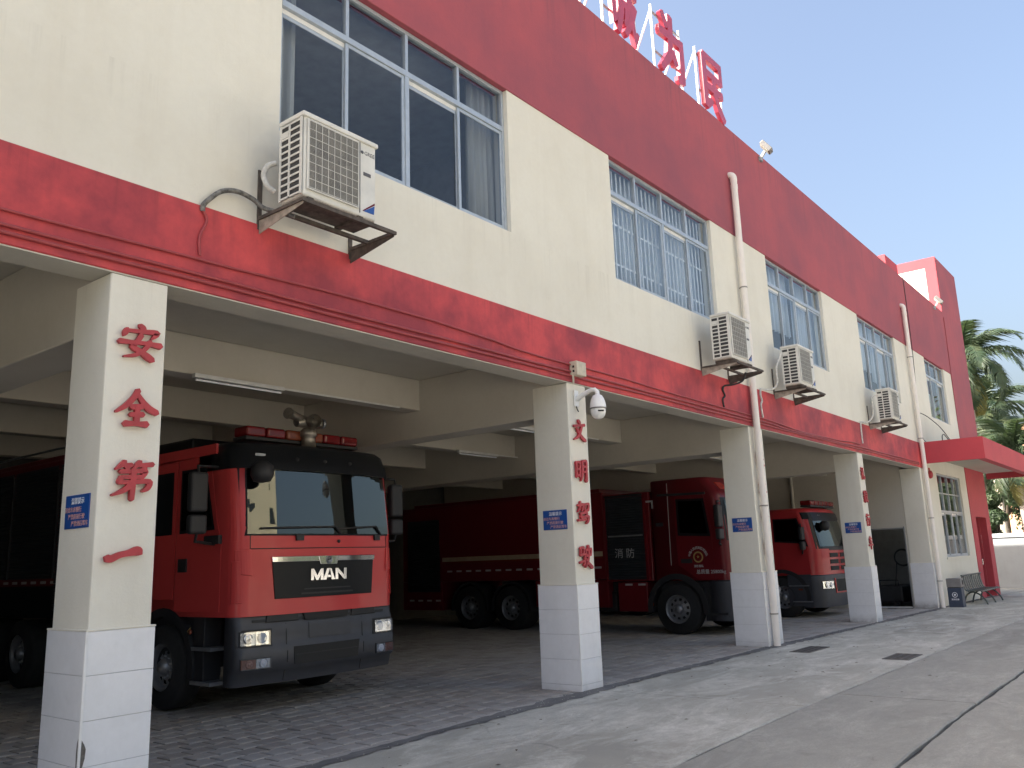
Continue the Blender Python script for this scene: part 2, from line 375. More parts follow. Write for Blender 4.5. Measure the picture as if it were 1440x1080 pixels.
# ------------------------------------------------------------------ mesh helpers
class MB:
    def __init__(s):
        s.v, s.f, s.sm = [], [], []
    def add(s, vs, fs, smooth=False):
        o = len(s.v)
        s.v += [tuple(p) for p in vs]
        for f in fs:
            s.f.append(tuple(i + o for i in f)); s.sm.append(smooth)
        return s
    def box(s, x0, x1, y0, y1, z0, z1):
        p = [(x, y, z) for z in (z0, z1) for y in (y0, y1) for x in (x0, x1)]
        return s.add(p, [(0, 2, 3, 1), (4, 5, 7, 6), (0, 1, 5, 4), (2, 6, 7, 3), (0, 4, 6, 2), (1, 3, 7, 5)])
    def obox(s, c, size, m):
        p = [Vector(c) + m @ Vector((a * size[0] / 2, b * size[1] / 2, d * size[2] / 2)) for d in (-1, 1) for b in (-1, 1) for a in (-1, 1)]
        return s.add(p, [(0, 2, 3, 1), (4, 5, 7, 6), (0, 1, 5, 4), (2, 6, 7, 3), (0, 4, 6, 2), (1, 3, 7, 5)])
    def bar(s, a, b, w, h, up=(0, 0, 1)):
        a, b = Vector(a), Vector(b)
        d = (b - a); L = d.length; d.normalize()
        u = Vector(up)
        if abs(d.dot(u)) > 0.98: u = Vector((0, 1, 0))
        x = d.cross(u).normalized(); z = x.cross(d).normalized()
        m = Matrix((x, d, z)).transposed()
        return s.obox((a + b) / 2, (w, L, h), m)
    def tube(s, pts, r, n=8, caps=True):
        pts = [Vector(p) for p in pts]
        rs = r if hasattr(r, '__len__') else [r] * len(pts)
        vs, prev = [], None
        for i, p in enumerate(pts):
            d = (pts[min(i + 1, len(pts) - 1)] - pts[max(i - 1, 0)]).normalized()
            if prev is None:
                a = d.cross(Vector((0, 0, 1)))
                if a.length < 0.1: a = d.cross(Vector((1, 0, 0)))
                a.normalize()
            else:
                a = (prev - d * prev.dot(d)).normalized()
            prev = a
            b = d.cross(a)
            vs += [p + (a * cos(2 * pi * k / n) + b * sin(2 * pi * k / n)) * rs[i] for k in range(n)]
        fs = [(i * n + k, i * n + (k + 1) % n, (i + 1) * n + (k + 1) % n, (i + 1) * n + k) for i in range(len(pts) - 1) for k in range(n)]
        s.add(vs, fs, True)
        if caps:
            s.add(vs[:n], [tuple(range(n))[::-1]]); s.add(vs[-n:], [tuple(range(n))])
        return s
    def lathe(s, prof, c, axis='z', n=20, smooth=True):
        vs = []
        for (r, h) in prof:
            for k in range(n):
                a = 2 * pi * k / n
                q = (r * cos(a), r * sin(a), h)
                if axis == 'x': q = (h, q[0], q[1])
                if axis == 'y': q = (q[1], h, q[0])
                vs.append((c[0] + q[0], c[1] + q[1], c[2] + q[2]))
        fs = [(i * n + k, i * n + (k + 1) % n, (i + 1) * n + (k + 1) % n, (i + 1) * n + k) for i in range(len(prof) - 1) for k in range(n)]
        return s.add(vs, fs, smooth)
    def prism(s, poly, d0, d1, axis='y'):
        """poly in the two other axes (x,z for y; y,z for x; x,y for z)"""
        def P(a, b, d):
            return {'y': (a, d, b), 'x': (d, a, b), 'z': (a, b, d)}[axis]
        n = len(poly)
        vs = [P(a, b, d0) for a, b in poly] + [P(a, b, d1) for a, b in poly]
        fs = [tuple(range(n)), tuple(range(2 * n - 1, n - 1, -1))] + [(i, i + n, (i + 1) % n + n, (i + 1) % n) for i in range(n)]
        return s.add(vs, fs)
    def build(s, name, mat, parent=None, loc=(0, 0, 0), bevel=0.0, seg=2, autosmooth=False, kind=None):
        me = bpy.data.meshes.new(name)
        me.from_pydata(s.v, [], s.f)
        me.polygons.foreach_set('use_smooth', s.sm)
        me.materials.append(M[mat] if isinstance(mat, str) else mat)
        me.update()
        import bmesh
        bm = bmesh.new(); bm.from_mesh(me)
        bmesh.ops.recalc_face_normals(bm, faces=bm.faces)
        bm.to_mesh(me); bm.free()
        o = bpy.data.objects.new(name, me)
        C.objects.link(o)
        o.location = loc
        if parent is not None: o.parent = parent
        if bevel:
            md = o.modifiers.new('bevel', 'BEVEL'); md.width = bevel; md.segments = seg; md.limit_method = 'ANGLE'
            md.harden_normals = False
        if kind: o['kind'] = kind
        return o

def empty(name, loc=(0, 0, 0), parent=None, rz=0):
    o = bpy.data.objects.new(name, None)
    o.location = loc; o.rotation_euler = (0, 0, rz); o.empty_display_size = 0.2
    C.objects.link(o)
    if parent is not None: o.parent = parent
    return o

def tag(o, label, cat, group=None, kind=None):
    o['label'] = label; o['category'] = cat
    if group: o['group'] = group
    if kind: o['kind'] = kind
    return o

def struct(o):
    o['kind'] = 'structure'
    return o

def copy_tree(o, parent=None):
    c = o.copy(); C.objects.link(c)
    if parent is not None: c.parent = parent
    for ch in list(o.children):
        copy_tree(ch, c)
    return c

def text_mesh(txt, size, depth=0.0, bold=0.0, align='CENTER', res=2):
    """mesh of a line of lettering in the xz plane, facing -y, centred at the origin"""
    cu = bpy.data.curves.new('lettering', 'FONT')
    cu.body = txt; cu.size = size; cu.extrude = depth; cu.offset = bold
    cu.align_x = align; cu.align_y = 'CENTER'; cu.resolution_u = res
    o = bpy.data.objects.new('lettering', cu)
    C.objects.link(o)
    dg = bpy.context.evaluated_depsgraph_get()
    me = bpy.data.meshes.new_from_object(o.evaluated_get(dg))
    bpy.data.objects.remove(o); bpy.data.curves.remove(cu)
    return me

def lettering(txt, size, mat, parent, loc, face='-y', depth=0.002, bold=0.0, name='lettering', sx=1.0):
    me = text_mesh(txt, size, depth, bold)
    if face == '-y': R = Matrix(((sx, 0, 0), (0, 0, -1), (0, 1, 0)))
    else: R = Matrix(((0, 0, -1), (-sx, 0, 0), (0, 1, 0)))     # '-x': read from the -x side
    me.transform(R.to_4x4())
    me.materials.clear(); me.materials.append(M[mat])
    o = bpy.data.objects.new(name, me); C.objects.link(o)
    o.location = loc
    if parent is not None: o.parent = parent
    return o

def gz(x):
    xs = [-30, 2, 9, 15, 21, 27, 33, 40, 60, 90]
    zs = [-0.02, -0.02, 0.055, 0.03, -0.03, -0.08, -0.13, -0.26, -0.40, -0.5]
    for i in range(len(xs) - 1):
        if x <= xs[i + 1]:
            f = max(0, min(1, (x - xs[i]) / (xs[i + 1] - xs[i])))
            return zs[i] + (zs[i + 1] - zs[i]) * f
    return zs[-1]

# ------------------------------------------------------------------ brush strokes for the big characters
STROKES = {
 '安': [[(.47,1.0,.10),(.55,.93,.13),(.60,.84,.07)],[(.17,.83,.10),(.13,.72,.12),(.10,.62,.05)],[(.17,.79,.08),(.5,.82,.09),(.88,.86,.12),(.84,.74,.10),(.76,.64,.03)],
        [(.52,.72,.11),(.42,.50,.11),(.32,.34,.12),(.52,.22,.12),(.70,.10,.15),(.82,.02,.13)],[(.74,.56,.11),(.62,.32,.10),(.42,.12,.09),(.12,.02,.04)],[(.0,.44,.12),(.3,.46,.09),(.65,.49,.09),(1.0,.48,.14)]],
 '全': [[(.52,1.02,.12),(.44,.82,.12),(.26,.56,.12),(.02,.34,.06)],[(.50,.92,.08),(.64,.70,.12),(.80,.52,.15),(1.0,.42,.13)],[(.38,.52,.12),(.64,.56,.12)],[(.36,.30,.10),(.66,.33,.12)],[(.24,.03,.14),(.5,.05,.10),(.76,.06,.15)],[(.52,.54,.12),(.51,.06,.12)]],
 '第': [[(.30,1.0,.11),(.22,.90,.10),(.10,.78,.05)],[(.22,.89,.08),(.46,.92,.10)],[(.32,.88,.08),(.38,.80,.10)],[(.66,1.02,.11),(.58,.92,.10),(.50,.82,.05)],[(.62,.92,.08),(.96,.97,.11)],[(.72,.91,.08),(.78,.82,.11)],
        [(.20,.72,.10),(.48,.74,.09),(.78,.77,.11),(.74,.62,.09)],[(.24,.57,.09),(.74,.60,.09)],[(.24,.58,.10),(.18,.42,.10)],[(.18,.42,.09),(.5,.44,.09),(.88,.48,.11),(.86,.30,.11),(.74,.20,.06)],[(.50,.80,.12),(.50,.4,.12),(.49,-.04,.10)],[(.48,.44,.10),(.32,.22,.11),(.04,.06,.05)]],
 '一': [[(.0,.42,.16),(.12,.40,.15),(.38,.48,.13),(.66,.52,.14),(.90,.56,.20),(1.0,.52,.15)]],
 '文': [[(.44,1.0,.11),(.54,.90,.15),(.58,.82,.09)],[(.06,.68,.11),(.5,.74,.10),(.96,.80,.13)],[(.72,.74,.12),(.56,.40,.12),(.34,.16,.11),(.02,.02,.05)],[(.26,.60,.09),(.48,.34,.12),(.76,.12,.15),(1.0,.02,.12)]],
 '明': [[(.08,.92,.11),(.10,.56,.10),(.08,.20,.10)],[(.08,.88,.09),(.38,.92,.11),(.38,.56,.11),(.36,.22,.10)],[(.10,.58,.08),(.36,.60,.08)],[(.10,.28,.09),(.36,.31,.09)],
        [(.60,1.0,.11),(.58,.5,.12),(.52,.22,.11),(.40,.02,.05)],[(.60,.96,.09),(.92,1.0,.12),(.92,.5,.12),(.90,.06,.12),(.78,.10,.05)],[(.60,.72,.08),(.90,.74,.08)],[(.59,.46,.08),(.90,.49,.08)]],
 '驾': [[(.04,.84,.09),(.46,.90,.11),(.43,.66,.10),(.34,.58,.05)],[(.26,1.02,.11),(.22,.78,.11),(.02,.54,.05)],[(.60,.92,.10),(.61,.60,.10)],[(.60,.89,.08),(.94,.93,.11),(.90,.62,.10)],[(.62,.62,.08),(.90,.65,.08)],
        [(.20,.46,.10),(.74,.52,.11),(.70,.32,.10)],[(.28,.46,.10),(.24,.28,.10)],[(.24,.28,.09),(.86,.34,.11),(.84,.14,.12),(.70,.00,.06)],[(.02,.14,.10),(.66,.19,.10)]],
 '驶': [[(.06,.90,.09),(.36,.94,.10),(.34,.62,.10)],[(.12,.90,.10),(.08,.58,.10)],[(.08,.57,.09),(.43,.62,.10),(.40,.24,.11),(.28,.10,.06)],[(.0,.24,.09),(.32,.32,.08)],
        [(.52,.84,.10),(.54,.54,.10)],[(.52,.81,.08),(.94,.87,.11),(.90,.58,.10)],[(.54,.55,.08),(.90,.60,.08)],[(.74,1.02,.11),(.73,.60,.11),(.64,.28,.11),(.42,.02,.05)],[(.52,.40,.08),(.70,.20,.12),(1.0,.0,.14)]],
 '礼': [[(.18,1.0,.10),(.28,.88,.12)],[(.06,.72,.09),(.42,.78,.11),(.26,.54,.10),(.04,.38,.05)],[(.26,.58,.11),(.26,-.02,.10)],[(.32,.50,.08),(.44,.40,.10)],[(.62,.98,.12),(.60,.5,.12),(.60,.16,.12),(.72,.05,.12),(.94,.07,.12),(.97,.26,.05)]],
 '貌': [[(.38,1.0,.10),(.08,.84,.07)],[(.12,.78,.07),(.20,.70,.09)],[(.36,.86,.08),(.26,.72,.07)],[(.42,.72,.09),(.04,.50,.05)],[(.24,.64,.09),(.36,.34,.11),(.32,.02,.10),(.20,.06,.04)],[(.32,.48,.08),(.04,.28,.04)],[(.34,.32,.08),(.0,.06,.04)],
        [(.72,1.02,.10),(.64,.90,.06)],[(.54,.86,.09),(.55,.48,.09)],[(.54,.85,.08),(.90,.88,.10),(.88,.48,.10)],[(.55,.67,.07),(.88,.69,.07)],[(.55,.49,.07),(.88,.51,.08)],[(.62,.46,.09),(.58,.2,.09),(.42,.02,.04)],[(.78,.46,.10),(.77,.14,.10),(.96,.07,.11),(1.0,.24,.05)]],
 '行': [[(.38,1.0,.11),(.24,.86,.09),(.06,.74,.04)],[(.42,.72,.11),(.26,.54,.10),(.02,.40,.04)],[(.26,.56,.11),(.25,-.02,.10)],[(.52,.86,.10),(.92,.92,.12)],[(.46,.57,.10),(1.0,.64,.12)],[(.78,.61,.12),(.78,.06,.12),(.62,.10,.04)]],
 '车': [[(.16,.80,.10),(.86,.86,.12)],[(.48,1.02,.11),(.36,.78,.10),(.22,.52,.10)],[(.22,.52,.09),(.84,.57,.11)],[(.0,.27,.11),(1.0,.33,.13)],[(.54,.72,.12),(.54,-.04,.11)]],
 '遵': [[(.40,1.0,.08),(.46,.92,.09)],[(.78,1.0,.08),(.70,.92,.07)],[(.34,.88,.08),(.98,.92,.09)],[(.42,.8,.08),(.44,.54,.08)],[(.42,.79,.07),(.92,.8,.09),(.90,.56,.08)],[(.44,.56,.07),(.9,.58,.07)],[(.36,.42,.08),(1.0,.46,.09)],[(.78,.52,.09),(.78,.2,.09),(.66,.22,.04)],[(.10,.92,.08),(.20,.82,.11)],[(.04,.62,.08),(.24,.64,.09),(.20,.3,.09),(.04,.12,.06)],[(.08,.2,.07),(.4,.06,.13),(1.0,.04,.13)]],
 '章': [[(.48,1.02,.1),(.54,.94,.1)],[(.14,.88,.09),(.88,.92,.1)],[(.34,.84,.08),(.38,.76,.08)],[(.66,.86,.08),(.60,.76,.07)],[(.02,.70,.1),(.98,.74,.12)],[(.24,.62,.09),(.26,.32,.09)],[(.24,.61,.08),(.76,.63,.1),(.74,.32,.09)],[(.26,.48,.07),(.74,.49,.07)],[(.26,.33,.07),(.74,.34,.08)],[(.0,.18,.1),(1.0,.22,.12)],[(.50,.33,.11),(.50,-.04,.1)]],
 '守': [[(.47,1.0,.10),(.56,.88,.1)],[(.14,.84,.10),(.08,.64,.05)],[(.14,.80,.08),(.9,.85,.11),(.80,.66,.04)],[(.04,.50,.1),(.98,.55,.12)],[(.68,.68,.12),(.68,.06,.12),(.50,.10,.04)],[(.28,.38,.09),(.42,.24,.12)]],
 '纪': [[(.30,1.0,.09),(.06,.70,.09),(.34,.70,.08),(.06,.42,.09),(.40,.48,.06)],[(.02,.10,.09),(.42,.24,.05)],[(.50,.86,.09),(.92,.90,.11),(.90,.56,.10)],[(.54,.54,.09),(.90,.57,.09)],[(.55,.56,.11),(.54,.14,.11),(.64,.05,.11),(.94,.08,.12),(.98,.26,.05)]],
 '民': [[(.08,.95,.13),(.50,.96,.12),(.90,.96,.13),(.90,.64,.13)],[(.10,.66,.12),(.88,.66,.12)],[(.10,.96,.15),(.10,.5,.15),(.10,.04,.14)],[(.12,.06,.14),(.40,.20,.10)],[(.12,.42,.12),(.94,.44,.13)],[(.50,.62,.14),(.58,.34,.15),(.72,.14,.15),(.94,-.02,.15)]],
 '为': [[(.16,1.0,.13),(.34,.80,.15)],[(.02,.66,.14),(.45,.68,.13),(.92,.70,.14),(.92,.36,.15),(.90,.10,.15),(.70,.04,.12)],[(.50,1.04,.15),(.48,.66,.15),(.40,.34,.14),(.04,.02,.10)],[(.52,.46,.13),(.66,.26,.15)]],
 '诚': [[(.06,.98,.12),(.20,.84,.13)],[(.0,.62,.12),(.18,.64,.13),(.18,.16,.13),(.34,.26,.08)],[(.38,.74,.12),(1.0,.78,.13)],[(.44,.76,.13),(.43,.38,.13),(.30,.0,.09)],[(.44,.50,.11),(.64,.51,.11),(.62,.22,.12),(.52,.20,.07)],[(.70,1.02,.14),(.74,.5,.14),(.90,.06,.14),(1.0,.20,.08)],[(.92,.60,.13),(.76,.30,.12),(.54,.04,.09)],[(.84,1.0,.11),(.94,.90,.12)]],
 '忠': [[(.14,.92,.13),(.16,.62,.13)],[(.14,.90,.11),(.86,.92,.13),(.84,.62,.13)],[(.16,.64,.11),(.84,.66,.11)],[(.50,1.06,.14),(.50,.44,.13)],[(.14,.34,.12),(.04,.10,.10)],[(.30,.38,.13),(.30,.10,.13),(.44,.0,.14),(.70,.04,.14),(.74,.20,.08)],[(.46,.42,.11),(.58,.28,.13)],[(.82,.38,.11),(.98,.18,.14)]],
}
def catmull(p, k=5):
    out = []
    for i in range(len(p) - 1):
        p0, p1, p2, p3 = p[max(i - 1, 0)], p[i], p[i + 1], p[min(i + 2, len(p) - 1)]
        for j in range(k):
            u = j / k
            out.append(tuple(0.5 * (2 * p1[c] + (p2[c] - p0[c]) * u + (2 * p0[c] - 5 * p1[c] + 4 * p2[c] - p3[c]) * u * u + (3 * p1[c] - p0[c] - 3 * p2[c] + p3[c]) * u ** 3) for c in range(len(p1))))
    out.append(p[-1])
    return out
def glyph(ch, w, h, depth, fat=1.0, sharp=False):
    """extruded brush character in the xz plane, centred, front at y=-depth, back at y=0"""
    mb = MB()
    for si, st in enumerate(STROKES[ch]):
        if sharp or len(st) == 2:
            pts = st if sharp else catmull(st, 3)
        else:
            pts = catmull(st, 4)
        P = [Vector(((a - 0.5) * w, (b - 0.5) * h)) for a, b, c in pts]
        W = [c * 0.5 * (w + h) / 2 * fat for a, b, c in pts]
        L, R = [], []
        for i in range(len(P)):
            t0 = (P[i] - P[i - 1]).normalized() if i > 0 else None
            t1 = (P[i + 1] - P[i]).normalized() if i < len(P) - 1 else None
            d = (t0 or t1) if (t0 is None or t1 is None) else (t0 + t1)
            d = d.normalized() if d.length > 1e-6 else t0
            nn = Vector((-d.y, d.x))
            k = 1.0
            if t0 is not None and t1 is not None:
                k = min(1.6, 1.0 / max(0.45, abs(nn.dot(Vector((-t0.y, t0.x))))))
            L.append(P[i] + nn * W[i] * k); R.append(P[i] - nn * W[i] * k)
        d0 = (P[0] - P[1]).normalized(); d1 = (P[-1] - P[-2]).normalized()
        cap0 = P[0] + d0 * W[0] * (0.25 if sharp else 0.8); cap1 = P[-1] + d1 * W[-1] * (0.25 if sharp else 0.8)
        yf = -depth - 0.0009 * si
        n = len(P)
        vs = []
        for y in (yf, 0.0):
            vs += [(q.x, y, q.y) for q in L] + [(q.x, y, q.y) for q in R] + [(cap0.x, y, cap0.y), (cap1.x, y, cap1.y)]
        K = 2 * n + 2
        fs = []
        for o in (0, K):
            fs += [(o + i, o + i + 1, o + n + i + 1, o + n + i) for i in range(n - 1)]
            fs += [(o, o + n, o + 2 * n), (o + n - 1, o + 2 * n - 1, o + 2 * n + 1)]
        ring = [2 * n] + list(range(n)) + [2 * n + 1] + list(range(2 * n - 1, n - 1, -1))
        fs += [(ring[i], ring[(i + 1) % len(ring)], ring[(i + 1) % len(ring)] + K, ring[i] + K) for i in range(len(ring))]
        mb.add(vs, fs)
    return mb

# ================================================================== GROUND
gb = MB()
xs = [-400, -60, -30, -12, -4, 2, 9, 15, 21, 27, 33, 40, 50, 60, 90, 250, 800]
ys = [-800, -250, -100, -30, -12, 0, 14, 40, 120, 300, 900]
vs = [(x, y, gz(x) - 0.12) for y in ys for x in xs]
nx = len(xs)
gb.add(vs, [(j * nx + i, j * nx + i + 1, (j + 1) * nx + i + 1, (j + 1) * nx + i) for j in range(len(ys) - 1) for i in range(nx - 1)])
ground = struct(gb.build('ground', 'earth'))

def slab(mb, x0, x1, y0, y1, top=0.0, th=0.12, step=3.0):
    n = max(1, int(math.ceil((x1 - x0) / step)))
    X = [x0 + (x1 - x0) * i / n for i in range(n + 1)]
    vs = []
    for x in X:
        z = gz(x) + top
        vs += [(x, y0, z), (x, y1, z), (x, y0, z - th), (x, y1, z - th)]
    fs = [(0, 1, 3, 2), (4 * n, 4 * n + 2, 4 * n + 3, 4 * n + 1)]
    for i in range(n):
        a, b = 4 * i, 4 * (i + 1)
        fs += [(a, b, b + 1, a + 1), (a + 2, a + 3, b + 3, b + 2), (a, a + 2, b + 2, b), (a + 1, b + 1, b + 3, a + 3)]
    return mb.add(vs, fs)

apron = struct(empty('concrete_apron'))
road = struct(empty('yard_road'))
def slabs(parent, xcuts, y0, y1, mat, gap=0.006):
    for a, b in zip(xcuts[:-1], xcuts[1:]):
        rr = random.Random(a * 7 + y0)
        n = int((b - a) / .16)
        w0 = w1 = 0
        vs = []
        for i in range(n + 1):
            x = a + gap + (b - a - 2 * gap) * i / n
            w0 = .6 * w0 + rr.uniform(-.009, .009); w1 = .6 * w1 + rr.uniform(-.009, .009)
            z = gz(x)
            q0, q1 = y0 + gap + w0, y1 - gap + w1
            vs += [(x, q0, z - .012), (x, q0 + .014, z), (x, q1 - .014, z), (x, q1, z - .012), (x, q0, z - .12), (x, q1, z - .12)]
        fs = []
        for i in range(n):
            p, q = 6 * i, 6 * i + 6
            for u, v in ((0, 1), (1, 2), (2, 3), (3, 5), (5, 4), (4, 0)):
                fs.append((p + u, q + u, q + v, p + v))
        fs += [(0, 1, 2, 3, 5, 4), tuple(6 * n + c for c in (4, 5, 3, 2, 1, 0))]
        o = MB().add(vs, fs).build('slab', mat, parent)
slabs(apron, [-14, -4.5, 3.0, 9.25, 20.6, 33.2, 48, 70], -2.70, -0.16, 'concrete')
slabs(road, [-14, -2.0, 10.2, 24.0, 45, 75], -4.15, -2.71, 'concrete2', 0.010)
slabs(road, [-14, 4.0, 18.0, 36, 75], -9.5, -4.17, 'concrete2', 0.012)
yard_sunny = slab(MB(), -60, 90, -30, -9.52).build('open_yard', 'earth'); struct(yard_sunny)
struct(slab(MB(), -90, 140, -38, -30.02).build('street', 'asphalt'))
struct(slab(MB(), -14, 75, -9.6, -0.1, -.035, .05).build('joint_bed', 'subbase'))
yard_side = slab(MB(), 36.75, 70, -0.15, 40).build('side_yard', 'concrete2'); struct(yard_side)

# ragged dark joint filling and crumbled edge along the column line
sm = MB()
rs = random.Random(3)
top, bot = [], []
x = -12.0
while x < 36:
    w_ = .5 + .5 * sin(x * 1.3) * sin(x * .47 + 1)
    top.append((x, -0.01 + rs.uniform(-.03, .10) * w_)); bot.append((x, -0.13 - .10 * w_ + rs.uniform(-.05, .05)))
    x += rs.uniform(.05, .16)
n = len(top)
sm.add([(a, b, gz(a) + 0.004) for a, b in top] + [(a, b, gz(a) + 0.004) for a, b in bot], [(i, i + n, i + n + 1, i + 1) for i in range(n - 1)])
struct(sm.build('joint_strip', 'seam'))
sb = slab(MB(), -12, 36.7, -0.165, 0.10, -0.003, 0.1)
struct(sb.build('kerb_strip', 'paver'))
# crumbled mortar crumbs along that joint
cr = MB()
for i in range(420):
    x = rs.uniform(2, 24); y = -0.12 + rs.gauss(0, .07)
    s = rs.uniform(.003, .010)
    z = gz(x) + 0.003
    vs = [(x - s, y - s * .6, z), (x + s, y - s * .5, z), (x + s * .3, y + s, z), (x + rs.uniform(-.3, .3) * s, y, z + s * .8)]
    cr.add(vs, [(0, 1, 3), (1, 2, 3), (2, 0, 3)])
cr.build('mortar_crumbs', 'concrete', kind='stuff')

lf = MB()
for i in range(160):
    x = rs.uniform(5, 30); y = -abs(rs.gauss(0, 1.6)) - .2
    a = rs.uniform(0, 6.28); l = rs.uniform(.012, .032)
    z = gz(x) + .004
    c_, s_ = cos(a) * l, sin(a) * l
    lf.add([(x - c_, y - s_, z), (x + s_ * .45, y - c_ * .45, z + l * .25), (x + c_, y + s_, z + l * .1), (x - s_ * .45, y + c_ * .45, z + l * .2)], [(0, 1, 2, 3)])
lf.build('leaf_litter', 'bark', kind='stuff')

# garage floor pavers
gf = struct(empty('garage_floor'))
slab(MB(), -11.9, 27.1, 0.10, 13.9, -0.03, 0.09).build('paver_bed', 'subbase', gf)
PX, PY, GAP = 0.24, 0.24, 0.015
cells = []
row = 0
y = 0.11
while y < 13.6:
    x = -1.0 + (PX / 2 if row % 2 else 0)
    while x < 27.0 - PX:
        if y < 9.5 or x > 8:
            cells.append((x + PX / 2, y + PY / 2))
        x += PX
    y += PY; row += 1
def near(c):
    d = Vector((c[0], c[1] + 6.25)); ang = atan2(d.y, d.x)
    vis = radians(7) < ang < radians(69)
    return (0 if vis and c[0] > 3.4 else 1, d.length)
cells.sort(key=near)
protos = []
for k in range(6):
    q = PX / 2 - GAP / 2; t = 0.012
    vs = [(-q, -q, -0.04), (q, -q, -0.04), (q, q, -0.04), (-q, q, -0.04), (-q, -q, -.006), (q, -q, -.006), (q, q, -.006), (-q, q, -.006),
          (-q + t, -q + t, 0), (q - t, -q + t, 0), (q - t, q - t, 0), (-q + t, q - t, 0)]
    fs = [(8, 9, 10, 11)] + [(i, (i + 1) % 4, (i + 1) % 4 + 4, i + 4) for i in range(4)] + [(i + 4, (i + 1) % 4 + 4, (i + 1) % 4 + 8, i + 8) for i in range(4)]
    protos.append((vs, fs))
pm = []
for k in range(2):
    mb = MB().add(*protos[0]); o = mb.build('paver', 'paver' if k == 0 else 'paver_b', gf); pm.append(o)
rest = [MB(), MB()]
for i, (cx, cy) in enumerate(cells):
    dz = rs.uniform(-.0035, .0035); tx, ty = rs.uniform(-.006, .006), rs.uniform(-.006, .006)
    k = 1 if rs.random() < .35 else 0
    if i < 298:
        if i < 2: o = pm[i]
        else:
            o = pm[k].copy(); C.objects.link(o); o.parent = gf
        o.location = (cx, cy, gz(cx) + dz); o.rotation_euler = (tx, ty, rs.uniform(-.01, .01))
    else:
        rest[k].add([(vx + cx, vy + cy, vz + gz(cx) + dz + vx * -ty + vy * tx) for vx, vy, vz in protos[0][0]], protos[0][1])
rest[0].build('far_pavers', 'paver', gf, kind='stuff')
rest[1].build('far_brown_pavers', 'paver_b', gf, kind='stuff')

# ================================================================== BUILDING
BT, WT, WB, P, T = 4.715, 7.713, 5.726, 10.065, 3.95
WINS = [(4.47, 7.99, 4), (10.475, 13.957, 4), (16.533, 19.89, 4), (22.614, 26.035, 4), (29.578, 32.243, 3)]
XL, XR, TL = -11.5, 36.7, 33.43
B = tag(empty('fire_station'), 'long two-storey fire station with cream upper wall and red bands', 'building')

def wall_holes(mb, x0, x1, z0, z1, holes, y0, y1):
    X = sorted(set([x0, x1] + [h[0] for h in holes] + [h[1] for h in holes]))
    Z = sorted(set([z0, z1] + [h[2] for h in holes] + [h[3] for h in holes]))
    inside = lambda cx, cz: any(h[0] < cx < h[1] and h[2] < cz < h[3] for h in holes)
    solid = {}
    for i in range(len(X) - 1):
        for j in range(len(Z) - 1):
            solid[i, j] = not inside((X[i] + X[i + 1]) / 2, (Z[j] + Z[j + 1]) / 2)
    vid = {}
    V, F = [], []
    def v(x, y, z):
        k = (x, y, z)
        if k not in vid: vid[k] = len(V); V.append(k)
        return vid[k]
    for (i, j), s in solid.items():
        if not s: continue
        a, b, c, d = X[i], X[i + 1], Z[j], Z[j + 1]
        F.append((v(a, y0, c), v(b, y0, c), v(b, y0, d), v(a, y0, d)))
        F.append((v(a, y1, c), v(a, y1, d), v(b, y1, d), v(b, y1, c)))
        for (di, dj), q in {(-1, 0): ((a, c), (a, d)), (1, 0): ((b, c), (b, d)), (0, -1): ((a, c), (b, c)), (0, 1): ((a, d), (b, d))}.items():
            if not solid.get((i + di, j + dj), False):
                (p0, q0), (p1, q1) = q
                F.append((v(p0, y0, q0), v(p1, y0, q1), v(p1, y1, q1), v(p0, y1, q0)))
    return mb.add(V, F)

# upper wall with window openings
wall_holes(MB(), XL, TL - 0.003, BT, WT, [(a, b, WB, WT) for a, b, n in WINS], 0.0, 0.24).build('upper_wall', 'cream', B)
MB().box(XL, TL - 0.003, -0.016, 0.24, WT, P).build('parapet_band', 'red_top', B, bevel=0.006, seg=1)
MB().box(XL, 27.615, -0.014, 0.33, T, BT).build('belt_beam', 'red_belt', B, bevel=0.008, seg=1)
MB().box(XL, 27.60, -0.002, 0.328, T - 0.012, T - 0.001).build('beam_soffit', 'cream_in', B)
MB().box(26.4, 27.75, 0.02, 0.22, P, P + 0.34).build('parapet_stub', 'red_canopy', B)
# stair tower at the far end: red borders round a cream panel on its side
MB().box(TL, XR, -0.016, 6.0, 4.80, 12.20).build('stair_tower', 'red_top', B)
MB().box(TL - 0.02, TL - 0.001, 0.36, 5.6, P - .5, 11.82).build('tower_panel', 'cream', B)
MB().box(TL - 0.021, TL - 0.001, -0.016, 0.358, P - .5, 12.20).box(TL - .021, TL - .001, 0.359, 6.0, 11.822, 12.20).build('tower_border', 'red_canopy', B)
# roof, floors, back and end walls
MB().box(XL, XR - .01, 0.241, 14.0, 9.2, 9.45).build('roof', 'roofing', B)
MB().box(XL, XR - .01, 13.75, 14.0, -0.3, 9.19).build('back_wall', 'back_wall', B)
MB().box(XL - .25, XL - .002, 0, 14.0, -0.3, P).build('end_wall', 'cream', B)
MB().box(XR - .24, XR - .002, 0.6, 14.0, -0.3, 9.19).build('end_wall', 'cream', B)
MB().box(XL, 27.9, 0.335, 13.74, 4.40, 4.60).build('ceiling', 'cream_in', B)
MB().box(XL, TL - .05, 0.26, 6.2, 7.95, 8.05).build('upper_ceiling', 'room_light', B)
MB().box(XL, TL - .05, 6.2, 6.3, 4.61, 7.94).build('corridor_wall', 'room', B)
for x in (3.0, 9.2, 15.4, 21.3, 27.7):
    MB().box(x - .06, x + .06, 0.26, 6.19, 4.61, 7.94).build('partition_wall', 'room', B)
